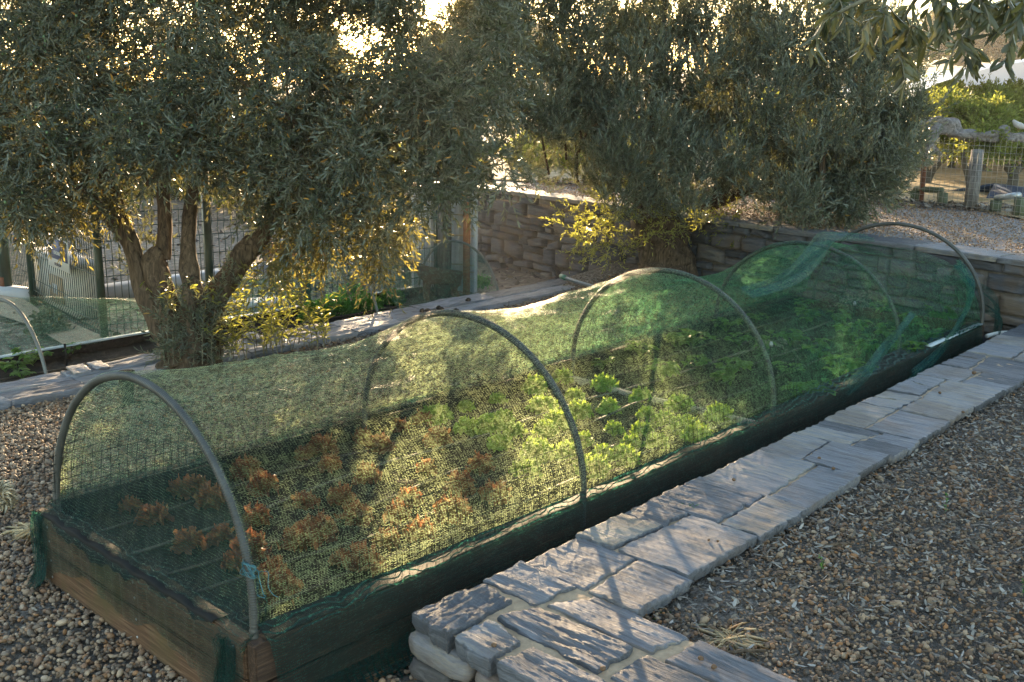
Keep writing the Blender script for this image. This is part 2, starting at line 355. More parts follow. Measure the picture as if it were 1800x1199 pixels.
def sprigs(pos, dirs, K, length, leafL, leafW, ang=0.8, droop=.25, r=None):
    """leafy twigs: returns leaves (V,F) and twig tubes (V,F)"""
    r = r or rng; n = len(pos); dirs = norm(dirs)
    rnd = norm(r.normal(size=(n, 3))); a = norm(np.cross(dirs, rnd)); b = np.cross(dirs, a)
    Ls = length*r.uniform(.65, 1.3, n); s = (np.arange(K)//2)/(K/2-.5) if K > 1 else np.array([0.])
    s = np.clip(s[None]+r.uniform(-.04, .04, (n, K)), 0, 1.02)*.92+.08
    ph = (np.arange(K) % 2)*PI+(np.arange(K)//2)*PI/2+r.uniform(-.5, .5, (n, K))
    dz = np.zeros((n, K, 3)); dz[..., 2] = -droop*(s**2)*Ls[:, None]
    p = pos[:, None]+dirs[:, None]*(s*Ls[:, None])[..., None]+dz
    perp = a[:, None]*np.cos(ph)[..., None]+b[:, None]*np.sin(ph)[..., None]
    an = ang*r.uniform(.6, 1.3, (n, K))*(1.05-.55*s)
    d = dirs[:, None]*np.cos(an)[..., None]+perp*np.sin(an)[..., None]; d[..., 2] -= droop*.5*s
    sd = np.cross(d, dirs[:, None]+.3*r.normal(size=(n, K, 3)))
    LL = leafL*r.uniform(.6, 1.2, (n, K)); WW = leafW*r.uniform(.75, 1.2, (n, K))
    V, F = leaf_arrays(p.reshape(-1, 3), d.reshape(-1, 3), sd.reshape(-1, 3), LL.ravel(), WW.ravel(), droop=.1+.1*r.random())
    # twig: 3-sided, 3 rings
    ts = np.array([0, .5, 1.0]); rr = np.array([1, .7, .3])*length*.012
    th = np.arange(3)*2*PI/3
    c = pos[:, None]+dirs[:, None]*(ts[None]*Ls[:, None])[..., None]; c[..., 2] += -droop*ts[None]**2*Ls[:, None]
    ring = a[:, None, None]*np.cos(th)[None, None, :, None]+b[:, None, None]*np.sin(th)[None, None, :, None]
    TV = (c[:, :, None]+ring*rr[None, :, None, None]).reshape(-1, 3)
    base = np.arange(n)[:, None, None]*9; q = np.arange(3); q2 = (q+1) % 3
    TF = np.concatenate([(base[:, 0]+lv*3+np.stack([q, q2, q2+3, q+3], -1).reshape(1, -1)).reshape(-1, 4) for lv in (0, 1)])
    return V, F, TV, TF
def ico(sub):
    bm = bmesh.new(); bmesh.ops.create_icosphere(bm, subdivisions=sub, radius=1)
    V = np.array([v.co[:] for v in bm.verts]); F = np.array([[v.index for v in f.verts] for f in bm.faces]); bm.free(); return V, F
ICO1, ICO2, ICO3 = ico(1), ico(2), ico(3)
def rand_rot(n, r):
    q = norm(r.normal(size=(n, 4))); w, x, y, z = q.T
    return np.stack([np.stack([1-2*(y*y+z*z), 2*(x*y-z*w), 2*(x*z+y*w)], -1), np.stack([2*(x*y+z*w), 1-2*(x*x+z*z), 2*(y*z-x*w)], -1), np.stack([2*(x*z-y*w), 2*(y*z+x*w), 1-2*(x*x+y*y)], -1)], 1)
def pebbles(pos, size, sub=2, flat=.62, r=None, angular=.16):
    r = r or rng; V0, F0 = ICO2 if sub == 2 else ICO1; n = len(pos); nv = len(V0); out = np.empty((n, nv, 3))
    nvar = 8; var = r.integers(0, nvar, n)
    for k in range(nvar):
        Vk = V0*(1+angular*vnoise(V0, .45, 50+k))[:, None]; m = var == k; c = m.sum()
        sc = np.stack([r.uniform(.75, 1.25, c), r.uniform(.65, 1.0, c), r.uniform(flat*.7, flat*1.2, c)], -1)
        R = rand_rot(c, r); tilt = norm(np.array([0, 0, 1.]) + .5*r.normal(size=(c, 3)))
        a = norm(np.cross(tilt, r.normal(size=(c, 3)))); b = np.cross(tilt, a); Rm = np.stack([a, b, tilt], -1)
        out[m] = np.einsum('nij,nvj->nvi', Rm, Vk[None]*sc[:, None])*size[m][:, None, None]+pos[m][:, None]
    F = (np.arange(n)[:, None, None]*nv+F0[None]).reshape(-1, 3)
    return out.reshape(-1, 3), F
def chips(pos, L, Wd, r=None, th=.15):
    """flat splinters and dead leaves lying about"""
    r = r or rng; n = len(pos); az = r.uniform(0, 2*PI, n); d = np.stack([np.cos(az), np.sin(az), r.normal(0, .22, n)], -1)
    up = norm(np.array([0, 0, 1.])+.45*r.normal(size=(n, 3))); side = np.cross(up, norm(d))
    return leaf_arrays(pos, d, side, L, Wd, droop=th, fold=r.uniform(-.2, .25), wide=.25)
def merge(parts):
    V = []; F = []; n = 0
    for v, f in parts: V.append(v); F.append(f+n); n += len(v)
    return np.concatenate(V), np.concatenate(F)
# ================================================================== SETTING: ground
GL = -.25      # gravel beside the bed
GU = -.045     # upper ground right of the low wall
GT = .395      # terrace
GB = -.42      # garden beyond the stone edging
def sheet(name, poly, z, mat, kind='structure', parent=None):
    V = np.array([(x, y, z) for x, y in poly], float)
    me = bpy.data.meshes.new(name); me.from_pydata([tuple(v) for v in V], [], [list(range(len(V)))]); me.update()
    o = link(name, me, mat, parent); return tag(o, kind=kind)
def bumpy(name, x0, x1, y0, y1, z, step, amp, mat, zf=None, kind='structure'):
    nx = int((x1-x0)/step)+1; ny = int((y1-y0)/step)+1
    X, Y = np.meshgrid(np.linspace(x0, x1, nx), np.linspace(y0, y1, ny), indexing='ij')
    V = np.stack([X, Y, np.full_like(X, z)], -1).reshape(-1, 3); V[:, 2] += amp*vnoise(V, .8, 3)+amp*.5*vnoise(V, 3, 4)
    if zf is not None: V[:, 2] += zf(V[:, 0], V[:, 1])
    mb = MB().grid(V, nx, ny); o = mb.build(name, mat, smooth=True); return tag(o, kind=kind)
# wall line of the big retaining wall (front face)
WA = np.array([5.60, -1.20]); WB = np.array([6.67, 5.10])
wdir = (WB-WA)/np.linalg.norm(WB-WA); wnrm = np.array([-wdir[1], wdir[0]])   # wnrm points towards the camera (-x)
sheet('ground', [(-90, -290), (290, -290), (290, 290), (-90, 290)], -.60, 'low_garden')
def zleft(x, y): return .17*np.clip((x-4.9)/1.6, 0, 1)*np.clip((y-.9)/.6, 0, 1)*np.clip((3.3-y)/.4, 0, 1)
bumpy('gravel_ground', -4.5, 7.0, -1.24, 3.02, GL-.008, .06, .006, 'ground_gravel', zleft)
bumpy('lower_garden_ground', -6.0, 34.0, 3.02, 40.0, GB, .35, .02, 'low_garden')
bumpy('bark_ground', .30, 5.9, -8.0, -1.20, GU-.012, .05, .010, 'ground_soil')
bumpy('near_ground', -5.0, .30, -8.0, -1.24, GL-.012, .1, .01, 'ground_gravel')
fa = P(832, 300, z=GT); fd = norm((fa-CPOS)[:2]); WBe = WB-wnrm*.05
o_ = P(1560, 352, z=GT)
ofar = [P(1240, 338, z=GT)[:2], P(1560, 352, z=GT)[:2], P(1700, 366, z=GT)[:2], P(1800, 386, z=GT)[:2]]
od = norm(ofar[2]-ofar[0])
def cross2(a, b): return a[0]*b[1]-a[1]*b[0]
tl = WBe-wnrm*.2; tt = cross2(ofar[0]-tl, od)/cross2(fd, od); jn = tl+fd*tt
sheet('orchard_ground', [tuple(jn), tuple(ofar[0]), tuple(ofar[1]), tuple(ofar[2]), tuple(ofar[3]), tuple(ofar[3]+od*20), (160, -60), tuple(jn+fd*150)], GT+.006, 'orchard_ground')
sheet('gravel_terrace', [tuple(WA-wdir*4-wnrm*.25), tuple(WBe-wnrm*.2), tuple(WBe+fd*45), tuple(ofar[3]+od*30)], GT-.01, 'terrace_gravel')
# hill field behind everything
def hill():
    nx, ny = 40, 60; X, Y = np.meshgrid(np.linspace(0, 1, nx), np.linspace(-1, 1, ny), indexing='ij')
    az = CYAW+Y*.85; R = 45+X*190
    x = CPOS[0]+R*np.cos(az); y = CPOS[1]+R*np.sin(az)
    h = .4+ (np.clip(X, 0, 1)**.8)*(7.0+3.0*np.sin(az*4.1+1)-3.5*(Y+.25))*1.0
    V = np.stack([x, y, h], -1).reshape(-1, 3); V[:, 2] += .4*vnoise(V/40, 1, 9)*np.clip(X.ravel()*4, 0, 1)
    tag(MB().grid(V, nx, ny).build('hill', 'hill_field', smooth=True), kind='structure')
hill()
# sand path in the lower garden
sp = [P(0, 555, z=GB+.03), P(0, 500, z=GB+.03), P(70, 545, z=GB+.03), P(182, 592, z=GB+.03), P(165, 612, z=GB+.03), P(110, 606, z=GB+.03), P(60, 575, z=GB+.03)]
sheet('sand_path', [tuple(p[:2]) for p in sp], GB+.035, 'sand_path')
# ------------------------------------------------------------------ pebbles
def in_box(p, x0, x1, y0, y1): return (p[:, 0] > x0) & (p[:, 0] < x1) & (p[:, 1] > y0) & (p[:, 1] < y1)
def visible(p, pad=60):
    d = p-CPOS; z = d@CFW; px = 900+CF*(d@CR)/z; py = 599.5-CF*(d@CU)/z
    return (z > .2) & (px > -pad) & (px < 1800+pad) & (py > -pad) & (py < 1199+pad*2)
def scatter(n, x0, x1, y0, y1, z, zs, pad=420):
    p = np.stack([rng.uniform(x0, x1, n), rng.uniform(y0, y1, n), z+rng.uniform(0, zs, n)], -1); return p[visible(p, pad)]
p = scatter(60000, -1.2, 2.4, -.78, 2.64, GL-.001, .012); p = p[~in_box(p, -.02, 6, -.63, .63)]
p = p[~in_box(p, .34, 9, -3, -.79)]
V, F = pebbles(p, .0076*np.exp(rng.normal(0, .28, len(p))))
tag(build('gravel', V, F, 'pebble_left'), 'pale rounded gravel spread round the raised bed and olive tree', kind='stuff')
p = scatter(1500, -1.2, 2.4, -.78, 2.64, GL+.012, .008); p = p[~in_box(p, -.05, 6, -.68, .68)]; p = p[~in_box(p, .33, 9, -3, -.79)]; V, F = chips(p, .030*rng.uniform(.4, 1.3, len(p)), .007*rng.uniform(.5, 1.4, len(p)))
tag(build('dead_leaves', V, F, 'litter_mat'), 'fallen olive leaves on the gravel round the bed', kind='stuff')
p = scatter(26000, 2.4, 5.9, .63, 2.64, GL, .012); p[:, 2] += zleft(p[:, 0], p[:, 1])
V1, F1 = pebbles(p[::2], .0085*rng.uniform(.6, 1.6, len(p[::2])), 1)
V2, F2 = chips(p[1::2]+[0, 0, .01], .035*rng.uniform(.4, 1.3, len(p[1::2])), .010*rng.uniform(.6, 1.6, len(p[1::2])))
tag(build('gravel_behind_bed', V1, F1, 'pebble_left', smooth=True), 'gravel between the bed and the stone edging', kind='stuff')
tag(build('leaf_litter', V2, F2, 'litter_mat'), 'fallen dry leaves on the gravel behind the bed', kind='stuff')
# right side: fine gravel, thinning towards bare soil patches
p = scatter(62000, .5, 5.6, -3.6, -1.22, GU, .010); p = p[~in_box(p, 0, .80, -6, 0)]
dens = vnoise(p*[1, 1, 0], .9, 21)+.15*rng.normal(size=len(p))-.55*np.clip((-1.9-p[:, 1])/.6, -1, .6)*np.clip((p[:, 0]-1.2), 0, 1)
near = rng.random(len(p)) < np.clip(1.25-.36*(p[:, 0]-.8), .22, 1)
keep = (dens > -.55) & near; ppe = p[keep]
V, F = pebbles(ppe, .0052*np.exp(rng.normal(0, .33, len(ppe)))*(1+.5*(rng.random(len(ppe)) > .97)))
tag(build('fine_gravel', V, F, 'pebble_right'), 'fine gravel on the upper ground right of the low wall', kind='stuff')
p = scatter(52000, .5, 5.8, -3.6, -1.21, GU+.002, .014); p = p[~in_box(p, 0, .80, -6, 0)]
pr = np.clip(.30+.42*(p[:, 0]-1.0)+.5*np.exp(-np.abs(p[:, 1]+1.28)/.12), .15, 1); p = p[rng.random(len(p)) < pr]
V, F = chips(p, .030*rng.uniform(.3, 1.3, len(p)), .0065*rng.uniform(.4, 1.8, len(p)))
tag(build('bark_litter', V, F, 'litter_mat'), 'bark chips and dry leaf litter beside the low wall', kind='stuff')
# terrace gravel
def on_terrace(n, near_only=True):
    u = rng.uniform(-.6, 6.4, n); v = rng.uniform(.15, 6.0, n)**1.0
    xy = WA[None]+wdir[None]*u[:, None]-wnrm[None]*v[:, None]
    return np.concatenate([xy, (GT+rng.uniform(-.004, .010, n))[:, None]], 1)
p = on_terrace(42000); p = p[visible(p, 40)]; p = p[((p[:, :2]-ofar[1])@np.array([-od[1], od[0]]))*np.sign(((WA-ofar[1])@np.array([-od[1], od[0]]))) > 0]
V, F = pebbles(p, .0062*rng.uniform(.6, 1.6, len(p)), 1)
tag(build('terrace_pebbles', V, F, 'pebble_left'), 'grey gravel covering the upper terrace', kind='stuff')
# litter band along far edge of the terrace
b = rng.uniform(-2, 9, 5000); q = rng.normal(0, .16, 5000); xy = ofar[0][None]+od[None]*b[:, None]+np.array([-od[1], od[0]])[None]*(q)[:, None]
pp = np.concatenate([xy, np.full((5000, 1), GT+.02)], 1); V, F = chips(pp, .07*rng.uniform(.4, 1.3, 5000), .02*rng.uniform(.6, 1.6, 5000))
tag(build('terrace_edge_litter', V, F, 'litter_mat'), 'dark strip of dry litter along the far terrace edge', kind='stuff')
# ================================================================== stone work
def slab(mb, quad, z, th, res=20, amp=.0045, seed=0, grain=(150, 26), tilt=(0, 0), clean=.007):
    """a rough split slab: quad = 4 xy corners ccw; top displaced in layers"""
    q = np.asarray(quad, float); u = np.linspace(0, 1, res); U, Vv = np.meshgrid(u, u, indexing='ij')
    def blend(a, b): return (q[0]*(1-a)[..., None]*(1-b)[..., None]+q[1]*a[..., None]*(1-b)[..., None]+q[2]*a[..., None]*b[..., None]+q[3]*(1-a)[..., None]*b[..., None])
    XY = blend(U, Vv); c = XY.mean((0, 1))
    edge = np.minimum(np.minimum(U, 1-U), np.minimum(Vv, 1-Vv)); e = np.clip(edge*res/1.0, 0, 1)
    pp = np.stack([XY[..., 0]*grain[0], XY[..., 1]*grain[1], np.zeros_like(U)], -1).reshape(-1, 3)
    h = vnoise(pp, .09, seed); h = h+.3*vnoise(pp*[1, 1, 1]*3.1, .09, seed+9); h2 = vnoise(np.stack([XY[..., 0], XY[..., 1], 0*U], -1).reshape(-1, 3), 2.2, seed+1)
    st = np.round(h*2.5)/2.5*.75+h*.25
    Z = z+amp*(st.reshape(U.shape)*.9+.6*h2.reshape(U.shape))+tilt[0]*(XY[..., 0]-c[0])+tilt[1]*(XY[..., 1]-c[1])-(1-e)*.0012
    jit = vnoise(np.stack([XY[..., 0]*9, XY[..., 1]*9, 0*U], -1).reshape(-1, 3), 1.6, seed+2).reshape(U.shape)
    out = norm(XY-c); XY = XY+out*(1-e)[..., None]*jit[..., None]*clean
    top = np.stack([XY[..., 0], XY[..., 1], Z], -1)
    n0 = mb.n; mb.grid(top, res, res)
    # sides: ring of border vertices, extruded down in two steps
    idx = [(i, 0) for i in range(res)]+[(res-1, j) for j in range(1, res)]+[(i, res-1) for i in range(res-2, -1, -1)]+[(0, j) for j in range(res-2, 0, -1)]
    B = np.array([top[i, j] for i, j in idx]); m = len(B); dirs = norm(np.stack([B[:, 0]-c[0], B[:, 1]-c[1], 0*B[:, 0]], -1))
    r1 = B+dirs*.004*(1+vnoise(B, 14, seed+4))[:, None]; r1[:, 2] = B[:, 2]-.006
    r2 = B+dirs*.006*vnoise(B, 9, seed+5)[:, None]; r2[:, 2] = z-th*.55
    r3 = B-dirs*.008; r3[:, 2] = z-th
    A = np.concatenate([B, r1, r2, r3]); k = np.arange(m); k2 = (k+1) % m
    mb.add(A, np.concatenate([np.stack([k2+l*m, k+l*m, k+(l+1)*m, k2+(l+1)*m], -1) for l in range(3)]))
def shrink(q, g):
    q = np.asarray(q, float); c = q.mean(0); return q-norm(q-c)*g
def low_wall():
    root = empty('low_stone_wall', (.35, -.80, GL), 'low L shaped stone wall capped with blue grey slate slabs beside the bed', 'stone wall')
    off = np.array([.35, -.80, GL])
    y0, y1 = -1.235, -.805
    mb = MB(); sd = 10
    # rows along x; each station split across the width at a wandering joint
    x = .80; k = 0; r = np.random.default_rng(3)
    xl = .80
    slab(mb, shrink([(.635, -1.01), (.795, -1.03), (.80, y1), (.645, y1)], .003), .0, .04, 40, .0042, 499)
    while xl < 5.95:
        L = r.uniform(.26, .46); sp = r.uniform(-1.10, -.95); sp2 = sp+r.uniform(-.035, .035); jt = r.uniform(-.012, .012); j0 = r.uniform(-.014, .014); g = .007
        if r.random() < .16 and L < .36:
            slab(mb, shrink([(xl, y0+j0), (xl+L, y0+j0), (xl+L, y1+jt), (xl, y1+jt)], .004), r.uniform(-.003, .004), .04, 54, .0032, sd, tilt=(r.uniform(-.01, .01), r.uniform(-.01, .01)))
        else:
            for (qa, qb, qc, qd, isl) in ((sp+g, sp2+g, y1+jt, y1+jt, 1), (y0+j0, y0+j0, sp2-g, sp-g, 0)):
                cut = r.random() < .35; zz = r.uniform(-.004, .005); tl_ = (r.uniform(-.012, .012), r.uniform(-.018, .012))
                if cut:
                    f_ = r.uniform(.35, .65); qm = qa*(1-f_)+qb*f_; qn = qd*(1-f_)+qc*f_; w_ = r.uniform(-.03, .03)
                    slab(mb, shrink([(xl, qa), (xl+L*f_+w_, qm), (xl+L*f_-w_, qn), (xl, qd)], .0035), zz, .04, 40, .0028, sd, tilt=tl_)
                    slab(mb, shrink([(xl+L*f_+w_+.006, qm), (xl+L, qb), (xl+L, qc), (xl+L*f_-w_+.006, qn)], .0035), zz-.003, .04, 40, .0028, sd+2, tilt=tl_)
                else:
                    slab(mb, shrink([(xl, qa), (xl+L, qb), (xl+L, qc), (xl, qd)], .0035), zz, .04, 46, .0030, sd, tilt=tl_)
                sd += 4
        xl += L
    # corner block and the arm towards the viewer
    slab(mb, shrink([(.335, -.965), (.60, -.95), (.63, -.815), (.36, -.80)], .004), .004, .06, 48, .009, 501, (40, 110))
    slab(mb, shrink([(.335, -1.115), (.455, -1.13), (.475, -.985), (.345, -.975)], .004), .0, .06, 44, .0055, 502)
    slab(mb, shrink([(.48, -1.35), (.63, -1.36), (.635, -1.02), (.50, -.985)], .004), .002, .06, 46, .0055, 503)
    slab(mb, shrink([(.65, -1.40), (.785, -1.42), (.79, -1.10), (.655, -1.03)], .004), -.002, .055, 44, .004, 504)
    slab(mb, shrink([(.335, -1.50), (.46, -1.50), (.455, -1.16), (.335, -1.145)], .004), .001, .06, 46, .004, 505)
    y = -1.40; 
    for row, (xa, xb, ya) in enumerate([(.335, .475, -1.53), (.485, .63, -1.385), (.645, .79, -1.445)]):
        yy = ya
        while yy > -3.2:
            L = r.uniform(.30, .5); slab(mb, shrink([(xa+r.uniform(-.01, .006), yy-L), (xb, yy-L), (xb, yy), (xa, yy)], .004), r.uniform(-.004, .003), .055, 44, .0030, sd); sd += 5; yy -= L
    cap = mb.build('capstone', 'slate_cap', root, smooth=True, origin=off)
    m = MB(); 
    def msheet(x0, x1, ya, yb, z):
        nx = int((x1-x0)/.012)+2; ny = int((yb-ya)/.012)+2
        X, Y = np.meshgrid(np.linspace(x0, x1, nx), np.linspace(ya, yb, ny), indexing='ij'); V = np.stack([X, Y, 0*X+z], -1).reshape(-1, 3)
        V[:, 2] += .003*vnoise(V, 6, 2); m.grid(V, nx, ny)
    msheet(.36, 5.95, -1.215, -.825, -.0095); msheet(.36, .775, -3.2, -1.215, -.0093)
    m.build('mortar_joint', 'mortar', root, smooth=True, origin=off)
    # faces below: bed side, end face towards the camera
    f = MB(); r = np.random.default_rng(5)
    def stone(c, size, seed):
        V0, F0 = ICO3; Vc = np.sign(V0)*np.abs(V0)**.38; Vc = Vc/np.abs(Vc).max(0)
        V = Vc*np.array(size)/2*(1+.03*vnoise(V0, .9, seed))[:, None]; lay = .004*np.round(2*vnoise(V*[1, 1, 8], 5, seed))/2
        V = V+V0*(.006*vnoise(V, 9, seed)+lay)[:, None]; f.add(V+np.asarray(c), None, F0)
    zc = -.052
    while zc > GL-.06:
        h = r.uniform(.045, .075); yy = -.80+r.uniform(-.015, .01)
        while yy > -3.2:
            L = r.uniform(.14, .34); stone((.40+r.uniform(-.012, .01), yy-L/2, zc-h/2), (.13, L-.008, h-.005), int(r.integers(1e6))); yy -= L
        xx = .47
        while xx < 5.8:
            L = r.uniform(.15, .4); stone((xx+L/2, -.87+r.uniform(-.012, .008), zc-h/2), (L-.008, .12, h-.005), int(r.integers(1e6))); xx += L
        zc -= h
    f.build('face_stones', 'slate_face', root, smooth=True, origin=off)
    b = MB(); b.box((3.1, -1.03, -.16), (5.3, .30, .235)); b.box((.57, -2.2, -.16), (.30, 2.0, .235)); b.build('wall_core', 'mortar_dark', root, origin=off)
low_wall()
def edging():
    root = empty('stone_edging', (0, 2.82, GL), 'low edging wall of pale grey split stone slabs behind the raised bed', 'stone edging'); off = (0, 2.82, GL)
    mb = MB(); r = np.random.default_rng(8); sd = 900
    x = -1.6
    while x < 5.55:
        L = r.uniform(.3, .9)
        if r.random() < .5: slab(mb, shrink([(x, 2.655), (x+L, 2.655), (x+L, 3.01), (x, 3.01)], .004), -.20+r.uniform(-.006, .006), .05, 26, .006, sd, (30, 170))
        else:
            s_ = r.uniform(2.78, 2.86); slab(mb, shrink([(x, 2.655), (x+L, 2.655), (x+L, s_), (x, s_+.02)], .003), -.205, .05, 20, .006, sd, (30, 170)); slab(mb, shrink([(x, s_+.03), (x+L, s_+.01), (x+L, 3.01), (x, 3.01)], .003), -.198+r.uniform(-.008, .008), .05, 20, .006, sd+2, (30, 170))
        x += L; sd += 5
    for (xa, w) in ((1.12, .10), (1.25, .08), (2.3, .09)):
        slab(mb, [(xa, 2.86), (xa+w, 2.86), (xa+w+.03, 3.03), (xa+.03, 3.03)], -.178, .02, 12, .004, sd); sd += 3
    mb.build('slab_row', 'slate_path', root, smooth=True, origin=off)
    b = MB(); b.box((1.95, 2.83, -.33), (7.1, .31, .18)); b.build('edging_core', 'slate_face', root, origin=off)
edging()
def big_wall():
    L = np.linalg.norm(WB-WA)+1.2; base = WA-wdir*1.2; ztop = .40
    root = empty('retaining_wall', (*((WA+WB)/2), GB), 'tall dry stone retaining wall of brown grey slate holding up the gravel terrace', 'retaining wall')
    off = np.array([*((WA+WB)/2), GB]); f = MB(); r = np.random.default_rng(11)
    def stone(u0, u1, z0, z1, skew=0, seed=0, d=None):
        n = 12; uu = np.linspace(0, 1, n); U, Z = np.meshgrid(uu, uu, indexing='ij')
        e = np.clip(np.minimum(np.minimum(U, 1-U), np.minimum(Z, 1-Z))*9, 0, 1)**.6
        a = np.array([u0, z0]); b_ = np.array([u1, z0+skew*.4]); c = np.array([u1+r.normal(0, .012), z1+skew*.6]); dd = np.array([u0+r.normal(0, .012), z1-skew*.6])
        UV = a*((1-U)*(1-Z))[..., None]+b_*(U*(1-Z))[..., None]+c*(U*Z)[..., None]+dd*((1-U)*Z)[..., None]
        dep = (r.uniform(.0, .028) if d is None else d)
        P3 = np.stack([UV[..., 0], UV[..., 1]*6, 0*U], -1).reshape(-1, 3); lay = vnoise(P3, 2.2, seed).reshape(U.shape)
        out = -.035+e*(.035+dep)+.006*np.round(lay*2)/2*e
        XY = base[None, None]+wdir*UV[..., :1]+wnrm*out[..., None]
        n0 = f.n; f.grid(np.concatenate([XY, UV[..., 1:]], -1), n, n)
    Z = ztop-.035; zb = -.60
    courses = []; z = Z
    while z > zb: h = r.uniform(.06, .19); courses.append((z-h, z)); z -= h
    for (z0, z1) in courses:
        u = r.uniform(-.1, 0)
        while u < L:
            w = r.uniform(.10, .34) if r.random() < .75 else r.uniform(.3, .5)
            left = u > 4.2
            sk = r.normal(0, .040 if u > 3.6 else .012)
            if r.random() < .35 and z1-z0 > .10:
                m = (z0+z1)/2+r.normal(0, .008); stone(u+.004, u+w-.004, z0+.003, m-.003, sk*.5, int(r.integers(1e6))); stone(u+.004, u+w-.004, m+.003, z1-.003, sk*.5, int(r.integers(1e6)))
            else: stone(u+.004, u+w-.004, z0+.003, z1-.003, sk, int(r.integers(1e6)))
            u += w
    st = f.build('wall_stones', 'slate_wall', root, smooth=True, origin=off)
    g = MB(); c = base+wdir*L/2-wnrm*.14; ang = math.atan2(wdir[1], wdir[0])
    g.box((c[0], c[1], (ztop-.04+zb)/2), (L, .22, ztop-.04-zb), ang); g.build('wall_core', 'mortar_dark', root, origin=off)
    cp = MB(); u = 0; sd = 3000
    while u < L:
        w = r.uniform(.3, .7); qd = [base+wdir*u+wnrm*.025, base+wdir*(u+w)+wnrm*.025, base+wdir*(u+w)-wnrm*.26, base+wdir*u-wnrm*.26]
        slab(cp, shrink(qd[::-1], .003), ztop+r.uniform(-.004, .006), .04, 14, .005, sd, (30, 170)); sd += 5; u += w
    cp.build('coping', 'slate_cap', root, smooth=True, origin=off)
big_wall()
# ================================================================== the raised bed
HX = [0.0, 1.3234, 2.7324, 4.3398, 5.4348]
HY = [0.0, -.0363, -.0192, .0751, -.0301]
HL = [.0525, -.0027, .0049, -.0340, -.0034]
HSW = [.012, .0046, .026, -.0013, .045]
HZ = [0.0, .0061, .0070, -.0223, .0127]
HH = .5694
SOIL = -.065
def raised_bed():
    root = empty('raised_bed', (2.69, 0, GL), 'long wooden raised bed of stacked boards holding the lettuces', 'raised bed'); off = (2.69, 0, GL)
    def board(name, x0, x1, y0, y1, z0, z1, mat, seed):
        n = (max(2, int((x1-x0)/.06)), max(2, int((y1-y0)/.06)), 3); bm = bmesh.new(); bmesh.ops.create_cube(bm, size=1)
        ed = [e for e in bm.edges if abs((e.verts[0].co-e.verts[1].co)[0 if x1-x0 > y1-y0 else 1]) > .5]
        bmesh.ops.subdivide_edges(bm, edges=ed, cuts=30 if max(x1-x0, y1-y0) > 2 else 14, use_grid_fill=True)
        for v in bm.verts: v.co = Vector(((x0+x1)/2+v.co.x*(x1-x0), (y0+y1)/2+v.co.y*(y1-y0), (z0+z1)/2+v.co.z*(z1-z0)))
        bmesh.ops.bevel(bm, geom=[e for e in bm.edges if len(e.link_faces) == 2 and e.calc_face_angle(0) > 1], offset=.004, segments=2, affect='EDGES')
        V = np.array([v.co[:] for v in bm.verts]); d = vnoise(V, 1.5, seed)*.003
        for v, q in zip(bm.verts, d): v.co.z += q; v.co.y += q*.7; v.co.x += q*.7
        me = bpy.data.meshes.new(name); bm.to_mesh(me); bm.free(); me.transform(Matrix.Translation(-Vector(off)))
        for p_ in me.polygons: p_.use_smooth = False
        link(name, me, mat, root)
    for k, (z0, z1) in enumerate(((-.116, 0), (-.245, -.122))):
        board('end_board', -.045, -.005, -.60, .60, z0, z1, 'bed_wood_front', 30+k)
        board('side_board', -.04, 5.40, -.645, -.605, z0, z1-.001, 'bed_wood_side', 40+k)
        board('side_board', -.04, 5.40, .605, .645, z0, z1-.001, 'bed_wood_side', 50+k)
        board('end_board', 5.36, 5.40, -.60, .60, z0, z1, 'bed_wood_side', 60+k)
    board('divider_board', 2.66, 2.69, -.60, .60, -.12, SOIL+.025, 'rope_pale', 70)
    for sx in (.02, 5.33):
        for sy in (-.575, .575):
            b = MB().box((sx, sy, -.13), (.045, .045, .20)); b.build('corner_post', 'bed_wood_side', root, origin=off)
    ln = MB()
    for sy in (-1, 1):
        X = np.linspace(.0, 5.35, 180); T = np.array([0, 1, 2]); V = []
        for xx in X:
            dz = .006*math.sin(xx*7+sy)+.004*math.sin(xx*19)
            V += [(xx, sy*.603, -.09), (xx, sy*.598, .002+dz), (xx, sy*(.640+.006*math.sin(xx*5)), .004+dz*.3)]
        ln.grid(np.array(V), len(X), 3)
    ln.build('liner', 'black_plastic', root, smooth=True, origin=off)
    fl = MB(); Y = np.linspace(-.46, .585, 160); V = []
    for y in Y:
        dz = .028+.020*math.sin(y*7)+.010*math.sin(y*31+1)+.006*math.sin(y*83); w = min(1, (y+.46)/.1, (.585-y)/.1)
        V += [(.0, y, -.05), (.0, y, .006), (-.046, y, .006+.003*math.sin(y*40)), (-.0495, y, .002), (-.0495, y, .002-max(.004, dz*w))]
    fl.grid(np.array(V), len(Y), 5).build('liner', 'black_plastic', root, smooth=True, origin=off)
    for yy in (-.55, .55, -.02):
        for zz in (-.035, -.085, -.155, -.215): V0, F0 = ICO1; MB().add(V0*[.002, .005, .005]+[-.0462, yy+.004*math.sin(zz*90), zz], None, F0).build('screw_head', 'galvanised', root, origin=off)
    ws = MB().box((4.93, -.628, .012), (.85, .035, .006)); ws.build('plastic_strip', 'plastic_sheet', root, origin=off)
raised_bed()
def soil(name, x0, x1, y0, y1, z, seed, mat='dark_soil'):
    st = .014 if x1-x0 < 6 else .03; nx = int((x1-x0)/st)+2; ny = int((y1-y0)/st)+2
    X, Y = np.meshgrid(np.linspace(x0, x1, nx), np.linspace(y0, y1, ny), indexing='ij')
    V = np.stack([X, Y, np.full_like(X, z)], -1).reshape(-1, 3); V[:, 2] += .008*vnoise(V, 2.2, seed)+.007*vnoise(V, 9, seed+1)+.004*rng.normal(size=len(V))
    return tag(MB().grid(V, nx, ny).build(name, mat, smooth=True), kind='structure')
soil('bed_soil', -.004, 5.36, -.602, .602, SOIL, 5)
